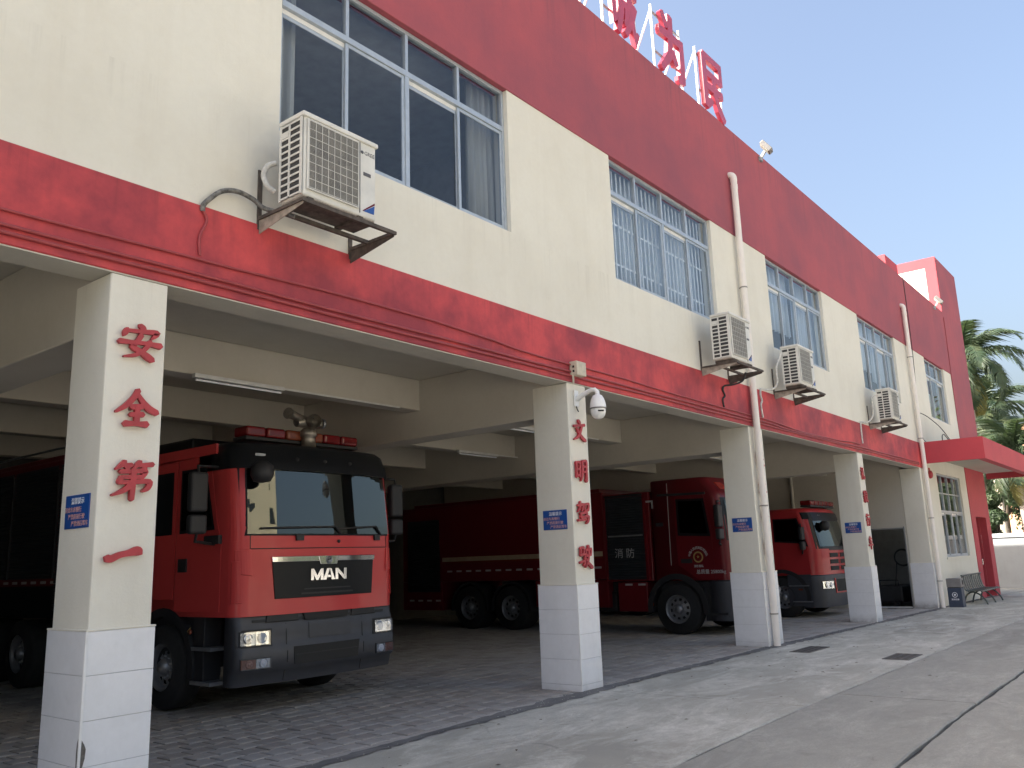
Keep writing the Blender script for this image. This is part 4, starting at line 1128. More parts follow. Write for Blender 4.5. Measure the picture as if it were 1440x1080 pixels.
# tube lamps in the garage
for i, (x0, y, lab) in enumerate([(5.27, 2.66, 'over the nearest fire engine'), (10.6, 2.66, 'under the first beam of the empty bay'), (12.9, 5.44, 'deep in the empty bay'), (16.9, 2.66, 'over the second fire engine'), (23.0, 2.66, 'over the third fire engine')]):
    t = tag(empty('tube_lamp', (x0, y, 3.90)), 'unlit fluorescent tube lamp ' + lab, 'lamp', 'unlit tube lamps under the beams')
    MB().box(0, 1.25, -.035, .035, -.02, .028).build('batten', 'tube_metal', t)
    MB().tube([(.03, 0, -.045), (1.22, 0, -.045)], .014, 8).build('tube', 'white_ink', t)
    MB().box(1.251, 3.3, -.010, .010, .0, .024).build('trunking', 'tube_metal', t)

ip = MB().tube([(0, 0, 0), (0, 0, 2.0)], .05, 12).build('service_pipe', 'cream_in', None, (27.07, 3.87, 2.3)); tag(ip, 'vertical service pipe on the garage end wall above the farthest fire engine', 'pipe')
# hose coil and machine in the dim store
hc = MB()
pts = [(0, .25 * cos(a), .25 * sin(a)) for a in [2 * pi * k / 28 for k in range(29)]]
hc.tube(pts, .02, 8)
hc.tube([(-.05, y * .92, z * .92) for x, y, z in pts], .02, 8)
o = hc.tube([(0, .2, -.15), (0, .25, -.5), (0, .34, -.95)], .018, 8).build('hose_coil', 'black_body', None, (28.2, 1.05, 1.35)); tag(o, 'coiled hose in the dark doorway of the far bay', 'hose coil')
gn = tag(empty('generator', (28.1, 1.15, -.1)), 'low dark machine standing in the doorway of the far bay', 'machine')
MB().box(0, 1.0, 0, .7, .12, .62).build('body', 'black_body', gn, bevel=.05)
MB().tube([(-.05, .08, .62), (-.05, .08, .78), (-.05, .62, .78), (-.05, .62, .62)], .02, 8).build('handle', 'black_body', gn)
MB().lathe([(.12, -.03), (.12, .03), (.05, .04)], (-.03, .18, .12), 'x', 16).build('wheel', 'tyre', gn)
# ================================================================== FIRE ENGINES
class Cab:
    """lofted cab: front face y = f(x, z), flat sides at x = +-hw"""
    def __init__(s, hw, r, bulge, prof):
        s.hw, s.r, s.b, s.prof = hw, r, bulge, prof
    def yf(s, z):
        p = s.prof
        if z <= p[0][0]: return p[0][1]
        for (a, b), (c, d) in zip(p[:-1], p[1:]):
            if z <= c: return b + (d - b) * (z - a) / (c - a)
        return p[-1][1]
    def F(s, x, z):
        y = s.yf(z) + s.b * (x / s.hw) ** 2
        q = abs(x) - (s.hw - s.r)
        if q > 0: y += s.r * (1 - sqrt(max(0, 1 - (q / s.r) ** 2)))
        return y
    def shell(s, zs, yb, top_round=.12):
        rings = [(z, 0) for z in zs]
        zt = zs[-1]
        for a in (30, 60, 90):
            rings.append((zt + top_round * sin(radians(a)), top_round * (1 - cos(radians(a)))))
        vs, n = [], None
        for z, ins in rings:
            zz = min(z, zt)
            ring = [(-s.hw + ins, yb - ins, z)]
            for a in range(90, -1, -15):
                x = -(s.hw - s.r) - s.r * sin(radians(a))
                ring.append((x * (1 - ins / s.hw), s.F(x, zz) + ins, z))
            for x in (-.6, -.3, 0, .3, .6):
                ring.append((x * s.hw * (1 - ins / s.hw), s.F(x * s.hw, zz) + ins, z))
            for a in range(0, 91, 15):
                x = (s.hw - s.r) + s.r * sin(radians(a))
                ring.append((x * (1 - ins / s.hw), s.F(x, zz) + ins, z))
            ring.append((s.hw - ins, yb - ins, z))
            n = len(ring); vs += ring
        fs = [(i * n + k, i * n + (k + 1) % n, (i + 1) * n + (k + 1) % n, (i + 1) * n + k) for i in range(len(rings) - 1) for k in range(n)]
        mb = MB().add(vs, fs, True)
        mb.add(vs[-n:], [tuple(range(n))]); mb.add(vs[:n], [tuple(range(n))[::-1]])
        return mb
    def patch(s, bl, br, tr, tl, off=.006, th=.02, nx=16, nz=6, rnd=0.0):
        g = []
        for j in range(nz + 1):
            v = j / nz
            for i in range(nx + 1):
                u = i / nx
                x = (bl[0] * (1 - u) + br[0] * u) * (1 - v) + (tl[0] * (1 - u) + tr[0] * u) * v
                z = (bl[1] * (1 - u) + br[1] * u) * (1 - v) + (tl[1] * (1 - u) + tr[1] * u) * v
                g.append((x, z))
        N = len(g)
        vs = [(x, s.F(x, z) - off, z) for x, z in g] + [(x, s.F(x, z) - off + th, z) for x, z in g]
        fs = []
        w = nx + 1
        for j in range(nz):
            for i in range(nx):
                q = (j * w + i, j * w + i + 1, (j + 1) * w + i + 1, (j + 1) * w + i)
                fs += [q, tuple(N + k for k in q[::-1])]
        edge = [i for i in range(w)] + [j * w + nx for j in range(1, nz + 1)] + [nz * w + i for i in range(nx - 1, -1, -1)] + [j * w for j in range(nz - 1, 0, -1)]
        fs += [(edge[k], edge[(k + 1) % len(edge)], N + edge[(k + 1) % len(edge)], N + edge[k]) for k in range(len(edge))]
        return MB().add(vs, fs)

def wheel(parent, x, y, z, r, side, dual=False):
    """side -1: outer face towards -x"""
    w = empty('wheel', (x, y, z), parent)
    wd = .30 if not dual else .56
    ri = r * .56
    s = side
    prof = [(ri, .02 * s), (ri + .02, .0), (r - .05, .0), (r - .012, -.02 * s), (r, -.05 * s), (r, -(wd - .05) * s), (r - .05, -wd * s), (ri, -wd * s)]
    MB().lathe(prof, (0, 0, 0), 'x', 36).build('tyre', 'tyre', w)
    rm = MB()
    rm.lathe([(ri, .004 * s), (ri - .012, .008 * s), (ri - .03, -.03 * s)], (0, 0, 0), 'x', 36)
    rm.lathe([(ri - .03, -.03 * s), (ri - .045, -.09 * s)], (0, 0, 0), 'x', 36)
    n = 10
    for k in range(n):                      # disc with real hand holes
        a0 = 2 * pi * k / n
        for (r0, r1, f0, f1) in ((ri - .045, ri - .075, 0, 1), (ri - .075, ri - .125, .0, .5), (ri - .125, .10, 0, 1)):
            m = 5; vs = []
            for i in range(m + 1):
                a = a0 + 2 * pi / n * (f0 + (f1 - f0) * i / m)
                x0 = (-.09 + (ri - .045 - r0) * .30) * s; x1 = (-.09 + (ri - .045 - r1) * .30) * s
                vs += [(x0, r0 * cos(a), r0 * sin(a)), (x1, r1 * cos(a), r1 * sin(a))]
            rm.add(vs, [(2 * i, 2 * i + 1, 2 * i + 3, 2 * i + 2) for i in range(m)], True)
    rm.build('rim', 'rim', w)
    hb = MB().lathe([(.11, -.075 * s), (.10, -.02 * s), (.085, .0 * s), (.07, .02 * s), (.001, .025 * s)], (0, 0, 0), 'x', 20)
    for k in range(10):
        a = 2 * pi * (k + .5) / 10
        hb.lathe([(.016, -.07 * s), (.016, -.03 * s), (.001, -.028 * s)], (0, .125 * cos(a), .125 * sin(a)), 'x', 6)
    hb.build('hub', 'rim', w)
    MB().lathe([(ri - .05, -.16 * s), (.02, -.16 * s)], (0, 0, 0), 'x', 24).build('brake_drum', 'truck_trim', w)
    return w

def arch(parent, x0, x1, y, z, r, th=.07, mat='truck_trim', a0=-8, a1=188):
    n = 18
    vs = []
    for xx in (x0, x1):
        for rr in (r, r + th):
            for k in range(n + 1):
                a = radians(a0 + (a1 - a0) * k / n)
                vs.append((xx, y + rr * cos(a), z + rr * sin(a)))
    K = n + 1
    fs = []
    for k in range(n):
        fs += [(k, k + 1, K + k + 1, K + k), (2 * K + k, 3 * K + k, 3 * K + k + 1, 2 * K + k + 1), (k, 2 * K + k, 2 * K + k + 1, k + 1), (K + k, K + k + 1, 3 * K + k + 1, 3 * K + k)]
    fs += [(0, K, 3 * K, 2 * K), (n, 2 * K + n, 3 * K + n, K + n)]
    return MB().add(vs, fs).build('wheel_arch', mat, parent)

def side_panel(name, mat, parent, poly, x, t=.012, bevel=0.0):
    return MB().prism(poly, x, x - t, 'x').build(name, mat, parent, bevel=bevel)

def rect(y0, y1, z0, z1): return [(y0, z0), (y1, z0), (y1, z1), (y0, z1)]

def slatted(name, mat, parent, y0, y1, z0, z1, x, pitch=.055):
    """roller shutter: one real lath per pitch"""
    mb = MB(); z = z0
    while z < z1 - .01:
        zz = min(z + pitch - .006, z1)
        mb.prism([(x, z), (x - .012, z + .012), (x - .012, zz - .012), (x, zz)], y0, y1, 'y')
        z += pitch
    mb.box(x - .001, x + .02, y0, y1, z0, z1)
    return mb.build(name, mat, parent)

def dashes(parent, y0, y1, z, x, n, h=.045, duty=.55):
    p = (y1 - y0) / n
    for k in range(n):
        MB().box(x - .004, x, y0 + p * k, y0 + p * (k + duty), z - h / 2, z + h / 2).build('reflector', 'reflect', parent)

def lightbar(parent, y, z, hw, segs):
    lb = empty('light_bar', (0, y, z), parent)
    MB().box(-hw, hw, -.14, .14, -.05, -.005).build('bar_base', 'truck_trim', lb, bevel=.01)
    n = len(segs); w = 2 * hw / n
    for k, c in enumerate(segs):
        MB().box(-hw + w * k + .006, -hw + w * (k + 1) - .006, -.15, .15, -.004, .125).build('beacon_lens', c, lb, bevel=.035, seg=3)
    return lb

def mirror(parent, x, y, z, s, h=.46):
    m = empty('mirror', (x, y, z), parent)
    MB().box(-.11, .11, -.05, .06, -h / 2, h / 2).build('housing', 'truck_trim', m, bevel=.035, seg=3)
    MB().box(-.095, .095, .061, .065, -h / 2 + .03, h / 2 - .03).build('mirror_glass', 'chrome', m)
    MB().box(-.11, .11, -.05, .06, -h / 2 - .25, -h / 2 - .03).build('wide_angle_housing', 'truck_trim', m, bevel=.035, seg=3)
    MB().tube([(-.11 * s * -1 if False else 0, .0, h / 2 - .02), (0, .02, h / 2 + .07), (-s * .33, .12, h / 2 + .09)], .018, 8).build('arm', 'truck_trim', m)
    MB().tube([(0, .0, -h / 2 - .25), (0, .03, -h / 2 - .33), (-s * .33, .14, -h / 2 - .36)], .018, 8).build('arm', 'truck_trim', m)
    return m

def front_lamp(parent, cab, x0, x1, z0, z1, off, amber=False, name='headlight'):
    h = empty(name, (0, 0, 0), parent)
    cab.patch((x0, z0), (x1, z0), (x1, z1), (x0, z1), off, .05, 6, 3).build('lamp_bezel', 'truck_trim', h)
    t = .012
    xm = (x0 + x1) / 2
    lo, hi = (x0 + t, xm), (xm, x1 - t)
    if x0 < 0: amb, clear = lo, hi
    else: amb, clear = hi, lo
    cab.patch((amb[0], z0 + t), (amb[1] - .004, z0 + t), (amb[1] - .004, z1 - t), (amb[0], z1 - t), off + .003, .01, 4, 3).build('reflector', 'lamp_amber' if amber else 'chrome', h)
    cab.patch((clear[0] + .004, z0 + t), (clear[1], z0 + t), (clear[1], z1 - t), (clear[0] + .004, z1 - t), off + .003, .01, 4, 3).build('reflector', 'chrome', h)
    for (a, b) in (amb, clear):
        xc, zc = (a + b) / 2, (z0 + z1) / 2
        rr = min((b - a), (z1 - z0)) * .36
        yy = cab.F(xc, zc) - off - .004
        MB().lathe([(rr, 0), (rr, -.008), (rr * .7, -.003), (rr * .3, -.010), (.001, -.012)], (xc, yy, zc), 'y', 16).build('bulb', 'white_ink' if (a, b) == clear else ('lamp_amber' if amber else 'chrome'), h)
    cab.patch((x0 + .004, z0 + .004), (x1 - .004, z0 + .004), (x1 - .004, z1 - .004), (x0 + .004, z1 - .004), off + .022, .004, 6, 3).build('lens', 'lens', h)
    return h

def chassis(parent, y0, y1, rear, r=.5):
    c = MB()
    for s in (-1, 1): c.box(s * .42 - .04, s * .42 + .04, y0, y1, .62, .86)
    for k in range(5):
        yy = y0 + (y1 - y0) * (k + .5) / 5
        c.box(-.38, .38, yy - .05, yy + .05, .64, .84)
    c.build('chassis', 'truck_trim', parent)
    ax = MB()
    for yy in rear: ax.tube([(-1.0, yy, r), (1.0, yy, r)], .08, 10)
    ax.build('axle', 'truck_trim', parent)
    MB().box(-1.05, -.55, y0 + 2.6, y0 + 3.5, .45, .9).build('fuel_tank', 'truck_trim', parent, bevel=.05)

# ---------------------------------------------------------------- nearest engine: grille badge, water cannon
E1 = tag(empty('fire_engine', (6.95, 2.26, gz(7))), 'nearest red fire engine with MAN grille, roof water cannon and red light bar', 'fire engine', 'fire engines parked in the garage')
c1 = Cab(1.225, .17, .11, [(.3, 0), (1.15, .0), (1.9, .015), (2.06, .02), (2.87, .115), (3.0, .17)])
c1r = Cab(1.232, .19, .11, [(.3, .03), (2.80, .045), (2.92, .075), (3.0, .12)])
c1r.shell([2.80, 2.86, 2.93, 3.0], .95, .15).build('roof_front', 'truck_black', E1)
c1.shell([1.10, 1.4, 1.9, 2.1, 2.5, 2.85, 3.0], 3.0, .13).build('cab', 'truck_red', E1)
# bumper
cb = Cab(1.20, .08, .10, [(.3, .07), (.47, .03), (.50, -.02), (.74, -.03), (.77, .0), (.98, .01), (1.02, .035), (1.16, .04)])
cb.shell([.34, .47, .50, .62, .74, .77, .88, .98, 1.02, 1.11], .34, .03).build('bumper', 'truck_plastic', E1)
cb.patch((-1.0, 1.03), (1.0, 1.03), (1.0, 1.06), (-1.0, 1.06), .008, .01).build('bumper_step', 'truck_trim', E1)
cb.patch((-.48, .53), (.48, .53), (.50, .73), (-.50, .73), .006, .02).build('lower_intake', 'dark_gap', E1)
cb.patch((-.47, .63), (.47, .63), (.48, .642), (-.48, .642), .010, .012).build('intake_slat', 'truck_trim', E1)
cb.patch((-.27, .81), (.37, .81), (.37, .99), (-.27, .99), .008, .014).build('plate_holder', 'truck_plastic', E1)
for sx in (-1, 1):
    cb.patch((sx * .62 - .22, 1.02), (sx * .62 + .22, 1.02), (sx * .62 + .20, 1.12), (sx * .62 - .20, 1.12), .02, .03).build('tread_plate', 'truck_trim', E1, bevel=.008)
    cb.patch((sx * .58 - .004, .36), (sx * .58 + .004, .36), (sx * .58 + .004, 1.0), (sx * .58 - .004, 1.0), .003, .01).build('bumper_seam', 'dark_gap', E1)
    front_lamp(E1, cb, *((-1.165, -.80) if sx < 0 else (.80, 1.165)), .775, .94, .008)
    front_lamp(E1, cb, *((-1.165, -.80) if sx < 0 else (.80, 1.165)), .52, .645, .008, True, 'fog_lamp')
    cb.patch((sx * .98 - .21, .76), (sx * .98 + .21, .76), (sx * .98 + .21, .955), (sx * .98 - .21, .955), .002, .02, 8, 3).build('lamp_recess', 'truck_trim', E1)
# upper intake gap between bumper and cab
cb.patch((-.32, 1.02), (.32, 1.02), (.36, 1.14), (-.36, 1.14), .03, .03).build('upper_intake', 'dark_gap', E1)
# windscreen, black surround and visor
c1.patch((-1.19, 2.01), (1.19, 2.01), (1.16, 2.93), (-1.16, 2.93), .006, .02, 24, 8).build('windscreen_surround', 'truck_black', E1)
c1.patch((-1.10, 2.03), (1.10, 2.03), (1.08, 2.84), (-1.08, 2.84), .022, .006, 24, 8).build('windscreen', 'windscreen', E1)
for sx in (-1, 1):
    c1.patch((sx * 1.145, 1.95), (sx * 1.22, 1.95), (sx * 1.215, 2.9), (sx * 1.17, 2.9), .008, .02, 4, 8).build('pillar_cover', 'truck_red', E1)
for x in (-.42, -.0, .42):
    MB().lathe([(.025, 0), (.02, -.02), (.001, -.025)], (x, c1r.F(x, 2.94) - .004, 2.94), 'y', 10).build('marker_lamp', 'truck_trim', E1)
MB().box(-.98, -.84, -.010 + c1r.F(-.9, 2.97), -.002 + c1r.F(-.9, 2.97), 2.955, 2.985).build('maker_plate', 'rim', E1)
# kerb mirror hanging from the left of the visor
MB().lathe([(.001, -.15), (.10, -.13), (.14, -.05), (.13, .05), (.06, .11), (.001, .12)], (-1.0, c1.F(-1.0, 2.8) - .20, 2.76), 'z', 16).build('kerb_mirror', 'truck_trim', E1)
# wipers
for a, b in (((-.95, 2.095), (.10, 2.12)), ((.12, 2.09), (.82, 2.13))):
    p = [(x, c1.F(x, z) - .045, z) for x, z in [(a[0] + (b[0] - a[0]) * t / 8, a[1] + (b[1] - a[1]) * t / 8) for t in range(9)]]
    MB().tube(p, .012, 6).tube([p[-1], (b[0] + .10, c1.F(b[0] + .1, 2.03) - .03, 2.03)], .014, 6).build('wiper', 'truck_trim', E1)
for x in (-.42, .86):
    c1.patch((x - .05, 1.95), (x + .05, 1.95), (x + .055, 2.02), (x - .055, 2.02), .03, .03, 3, 2).build('wiper_cover', 'truck_trim', E1)
MB().lathe([(.022, 0), (.022, -.01), (.001, -.011)], (.18, c1.F(.18, 1.94) - .004, 1.94), 'y', 12).build('hatch_lock', 'truck_trim', E1)
# bonnet seams
c1.patch((-1.05, 1.855), (1.05, 1.855), (1.05, 1.866), (-1.05, 1.866), .002, .01, 24, 1).build('bonnet_seam', 'dark_gap', E1)
for sx in (-1, 1):
    c1.patch((sx * 1.052, 1.86), (sx * 1.062, 1.86), (sx * 1.062, 2.01), (sx * 1.052, 2.01), .002, .01, 1, 4).build('bonnet_seam', 'dark_gap', E1)
    c1.patch((sx * 1.03, 1.55), (sx * 1.20, 1.58), (sx * 1.20, 1.85), (sx * 1.05, 1.85), .014, .02, 6, 4).build('air_deflector', 'truck_red', E1, bevel=.006)
    c1.patch((sx * 1.14, 1.25), (sx * 1.215, 1.25), (sx * 1.215, 1.72), (sx * 1.16, 1.72), .02, .03, 4, 4).build('corner_vane', 'truck_red', E1, bevel=.008)
# grille
gr = empty('grille', (0, 0, 0), E1)
c1.patch((-.745, 1.28), (.745, 1.28), (.785, 1.72), (-.785, 1.72), .012, .02, 24, 6).build('grille_panel', 'truck_black', gr, bevel=.004)
c1.patch((-.79, 1.70), (.79, 1.70), (.80, 1.765), (-.80, 1.765), .030, .03, 24, 3).build('chrome_strip', 'chrome', gr, bevel=.006)
c1.patch((-.13, 1.66), (.13, 1.66), (.16, 1.765), (-.16, 1.765), .036, .03, 6, 3).build('badge_plate', 'chrome', gr, bevel=.006)
yb_ = c1.F(0, 1.715) - .037
MB().lathe([(.048, 0), (.048, -.005), (.042, -.005), (.042, -.002), (.001, -.002)], (0, yb_, 1.715), 'y', 20).build('round_emblem', 'rim', gr)
MB().prism([(-.028, 1.70), (-.01, 1.712), (.012, 1.71), (.026, 1.73), (.022, 1.738), (.006, 1.724), (-.014, 1.728), (-.03, 1.716)], yb_ - .006, yb_ - .002, 'y').build('lion_relief', 'truck_trim', gr)
c1.patch((-.40, 1.315), (.40, 1.315), (.40, 1.335), (-.40, 1.335), .018, .01, 12, 1).build('grille_slat', 'truck_trim', gr)
c1.patch((-.36, 1.37), (.36, 1.37), (.36, 1.385), (-.36, 1.385), .018, .01, 12, 1).build('grille_slat', 'truck_trim', gr)
# broad slab lettering M A N
ly = c1.F(0, 1.54) - .022
def slabl(polys, x):
    mb = MB()
    for p in polys: mb.prism([(x + a, 1.475 + b) for a, b in p], ly - .012, ly + .012, 'y')
    return mb.build('grille_letter', 'chrome', gr)
H_ = .135
slabl([[(0, 0), (.042, 0), (.042, H_), (0, H_)], [(.145, 0), (.187, 0), (.187, H_), (.145, H_)], [(.0425, H_), (.0935, .055), (.0935, .0), (.078, .0), (.0425, .062)], [(.1445, H_), (.094, .055), (.094, .0), (.109, .0), (.1445, .062)]], -.275)
slabl([[(0, 0), (.05, 0), (.105, H_), (.060, H_)], [(.135, 0), (.187, 0), (.127, H_), (.1055, H_)], [(.066, .028), (.124, .028), (.112, .056), (.0765, .056)]], -.085 - .008)
slabl([[(0, 0), (.042, 0), (.042, H_), (0, H_)], [(.135, 0), (.177, 0), (.177, H_), (.135, H_)], [(.0425, H_), (.0425, .085), (.1345, .0), (.1345, .05)]], .10)
# cab side: doors, windows, steps
for sx in (-1, 1):
    X = sx * 1.226; t = .008 * sx * -1
    sp = lambda nm, mt, poly, dx=0.0, th=.008: MB().prism(poly, X + dx * sx, X + (dx + th) * sx, 'x').build(nm, mt, E1)
    d = sp('door', 'truck_red', [(.42, 1.16), (1.38, 1.16), (1.38, 2.98), (.70, 2.98), (.52, 2.2), (.42, 1.95)], 0, .006)
    sp('side_window', 'truck_black', [(.56, 2.10), (1.32, 2.08), (1.32, 2.86), (.78, 2.86)], .0065, .004)
    sp('side_window', 'cab_glass', [(.61, 2.14), (1.28, 2.12), (1.28, 2.82), (.80, 2.82)], .012, .003)
    sp('rear_door', 'truck_red', [(1.42, 1.30), (2.75, 1.30), (2.75, 2.98), (1.42, 2.98)], 0, .006)
    sp('side_window', 'truck_black', [(1.5, 2.08), (2.66, 2.08), (2.66, 2.86), (1.5, 2.86)], .0065, .004)
    sp('door_handle', 'truck_trim', rect(1.12, 1.30, 1.62, 1.78), .0066, .02)
    sp('door_handle', 'truck_trim', rect(2.46, 2.64, 1.62, 1.78), .0066, .02)
    sp('mirror_base', 'truck_trim', rect(.40, .70, 1.93, 2.03), .007, .05)
    sp('roof_rail', 'truck_red', rect(.55, 3.0, 3.0, 3.12), .0, .03)
    # step box in front of the wheel and mudguard
    MB().box(*sorted((X - sx * .02, X - sx * .25)), .74, .96, .34, 1.12).build('step_box', 'truck_trim', E1, bevel=.01)
    MB().box(*sorted((X + sx * .01, X - sx * .22)), .55, .96, .34, .38).build('step', 'rim', E1)
    MB().box(*sorted((X + sx * .01, X - sx * .22)), .55, .96, .72, .76).build('step', 'rim', E1)
    arch(E1, sx * .86, X + sx * .012, 1.61, .5, .60, .10)
    MB().lathe([(.03, 0), (.03, sx * .015), (.001, sx * .02)], (X + sx * .008, .985, .93), 'x', 12).build('side_marker', 'lamp_amber', E1)
    wheel(E1, X + sx * .0, 1.61, .5, .5, sx)
    for yy in (5.75, 7.1): wheel(E1, X - sx * .01, yy, .5, .5, sx, True)
    mirror(E1, sx * 1.55, .42, 2.52, sx)
    MB().prism([(1.0, .98), (1.0, .90), (1.12, .90)], X, X + sx * .004, 'x').build('yellow_mark', 'gold', E1)
MB().box(-1.15, 1.15, .9, 2.6, .5, 1.09).build('engine_block', 'truck_trim', E1)
chassis(E1, .6, 8.0, (1.61, 5.75, 7.1))
lightbar(E1, .62, 3.25, .90, ['lamp_red', 'lamp_red', 'lamp_amber', 'lamp_amber', 'lamp_red', 'lamp_red'])
wc = empty('water_cannon', (.0, .42, 3.09), E1)
MB().lathe([(.17, 0), (.17, .04), (.10, .06), (.085, .20), (.11, .22), (.11, .28), (.07, .32)], (0, 0, 0), 'z', 18).build('pedestal', 'brass', wc)
MB().tube([(-.2, 0, .38), (-.12, 0, .40), (.16, 0, .40), (.19, 0, .40)], [.06, .075, .075, .065], 14).lathe([(.08, -.17), (.095, -.14), (.095, -.08), (.08, -.05)], (0, 0, .40), 'y', 16).build('swivel', 'brass', wc)
MB().tube([(-.07, .0, .42), (-.20, -.04, .44), (-.34, -.08, .46), (-.40, -.10, .465)], [.055, .05, .06, .075], 14).build('nozzle', 'brass', wc)
MB().lathe([(.065, 0), (.07, .03), (.03, .04), (.001, .04)], (.19, -.02, .40), 'x', 14).build('handwheel', 'rim', wc)
# superstructure behind the cab: red frame, dark roller shutters, reflective dashes
MB().box(-1.215, 1.215, 3.08, 8.05, 1.02, 3.36).build('body', 'truck_red_shade', E1, bevel=.03)
MB().box(-1.10, 1.10, 3.2, 7.9, 3.361, 3.46).build('roof_deck', 'truck_red_shade', E1, bevel=.02)
MB().box(-.95, -.30, 1.6, 2.9, 3.13, 3.34).build('roof_locker', 'truck_black', E1, bevel=.03)
MB().tube([(-1.0, 3.2, 3.46), (-1.0, 3.2, 3.6), (-1.0, 7.8, 3.6), (-1.0, 7.8, 3.46)], .02, 8).build('roof_rail', 'rim', E1)
for sx in (-1, 1):
    for (a, b) in ((3.25, 4.7), (4.8, 6.3), (6.4, 7.9)):
        slatted('shutter', 'shutter', E1, a, b, 1.60 if a > 4.75 else 1.14, 3.27, -1.216) if sx < 0 else None
    if sx < 0:
        MB().box(-1.222, -1.2155, 3.12, 8.02, 1.03, 1.49).build('side_skirt', 'truck_black', E1)  # black panel added to darken the lower body where shade falls
        dashes(E1, 3.3, 7.95, 1.545, -1.217, 14, .04)
        for a in (4.75, 6.35): MB().box(-1.245, -1.216, a - .03, a + .03, 1.6, 3.2).build('shutter_post', 'truck_trim', E1)

# ---------------------------------------------------------------- second engine (seen from its side across the empty bay)
E2 = tag(empty('fire_engine', (17.96, 1.12, gz(17.9))), 'long red fire engine with 消防 on its side shutter, standing beyond the empty bay', 'fire engine', 'fire engines parked in the garage')
c2 = Cab(1.245, .17, .12, [(.3, .22), (1.9, .24), (2.78, .36), (2.95, .40), (3.24, .66)])
c2.shell([1.12, 1.5, 1.95, 2.4, 2.8, 2.95, 3.24], 2.05, .04).build('cab', 'truck_red_shade', E2)
cb2 = Cab(1.25, .28, .12, [(.3, .19), (.6, .15), (1.1, .17)])
cb2.shell([.30, .6, .95, 1.08], .80, .04).build('bumper', 'truck_plastic', E2)
c2.patch((-1.17, 1.92), (1.17, 1.92), (1.14, 2.82), (-1.14, 2.82), .006, .02, 24, 8).build('windscreen_surround', 'truck_black', E2)
c2.patch((-1.08, 1.98), (1.08, 1.98), (1.05, 2.76), (-1.05, 2.76), .022, .006, 24, 8).build('windscreen', 'windscreen', E2)
c2.patch((-.8, 1.25), (.8, 1.25), (.85, 1.8), (-.85, 1.8), .014, .02, 16, 4).build('grille', 'truck_black', E2)
for k in range(3):
    c2.patch((-.78, 1.32 + .16 * k), (.78, 1.32 + .16 * k), (.78, 1.37 + .16 * k), (-.78, 1.37 + .16 * k), .03, .02, 16, 1).build('grille_slat', 'truck_red_shade', E2)
for sx in (-1, 1):
    front_lamp(E2, cb2, *((-1.08, -.68) if sx < 0 else (.68, 1.08)), .70, .92, .008)
    X = sx * 1.246
    sp = lambda nm, mt, poly, dx=0.0, th=.008: MB().prism(poly, X + dx * sx, X + (dx + th) * sx, 'x').build(nm, mt, E2)
    sp('door', 'truck_red_shade', [(.66, 1.14), (1.05, 1.14), (1.5, 1.45), (1.5, 2.90), (.80, 2.90), (.68, 2.2)], 0, .007)
    sp('window_surround', 'truck_black', [(.70, 2.02), (1.46, 2.06), (1.46, 2.84), (.80, 2.82)], .0075, .004)
    sp('side_window', 'cab_glass', [(.76, 2.08), (1.40, 2.12), (1.40, 2.79), (.85, 2.77)], .013, .003)
    sp('drip_rail', 'truck_trim', [(.75, 2.90), (1.9, 2.93), (1.9, 2.98), (.75, 2.95)], .0, .03)
    sp('door_handle', 'truck_trim', rect(1.16, 1.42, 1.48, 1.57), .0075, .015)
    sp('vent_slot', 'truck_trim', rect(1.80, 1.98, 2.28, 2.36), .001, .01)
    sp('cab_seam', 'reflect', [(1.66, 1.44), (1.675, 1.44), (1.655, 3.2), (1.64, 3.2)], .001, .004)
    arch(E2, sx * .86, X + sx * .02, 1.58, .55, .60, .12)
    wheel(E2, X, 1.58, .53, .53, sx)
    MB().box(*sorted((X + sx * .005, X - sx * .24)), .45, .98, .42, .46).build('step', 'truck_trim', E2)
    MB().box(*sorted((X - sx * .02, X - sx * .3)), .5, .95, .3, 1.1).build('step_box', 'truck_trim', E2)
    for yy in (6.15, 7.5): wheel(E2, X - sx * .01, yy, .53, .53, sx, True); arch(E2, sx * .7, X + sx * .004, yy, .53, .58, .05)
    mirror(E2, sx * 1.47, .38 if sx < 0 else .75, 2.42, sx)
    MB().lathe([(.04, 0), (.04, .05), (.001, .07)], (X + sx * .02, 2.2, .62), 'x', 10).build('side_marker', 'lamp_amber', E2) if sx < 0 else None
MB().box(-1.15, 1.15, .8, 2.0, .5, 1.11).build('engine_block', 'truck_trim', E2)
chassis(E2, .6, 9.8, (1.58, 6.15, 7.5))
X2 = -1.246
MB().box(-1.245, 1.245, 2.12, 3.33, 1.12, 3.06).build('pump_body', 'truck_red_shade', E2, bevel=.02)
MB().box(-1.245, 1.245, 3.331, 9.9, 1.18, 3.14).build('tank_body', 'truck_red_shade', E2, bevel=.02)
MB().box(-1.1, 1.1, 3.5, 9.6, 3.141, 3.24).build('roof_deck', 'truck_red_shade', E2, bevel=.02)
slatted('shutter', 'shutter', E2, 2.28, 3.26, 1.16, 2.98, X2)
for ya, yb in ((2.22, 2.275), (3.265, 3.31)): MB().box(X2 - .03, X2, ya, yb, 1.14, 3.0).build('shutter_post', 'truck_red_shade', E2)
MB().box(X2 - .03, X2, 2.28, 3.26, 2.985, 3.03).build('shutter_box', 'truck_trim', E2)
MB().box(X2 - .022, X2 - .013, 2.32, 3.22, 2.10, 2.135).build('shutter_bar', 'rim', E2)
lettering('消 防', .23, 'ink_dim', E2, (X2 - .030, 2.80, 1.72), '-x', .001, .0)
MB().box(-1.235, -.8, 2.30, 3.05, .47, 1.10).build('lower_locker', 'truck_red_shade', E2, bevel=.015)
dashes(E2, 2.34, 3.0, 1.05, -1.236, 2, .04)
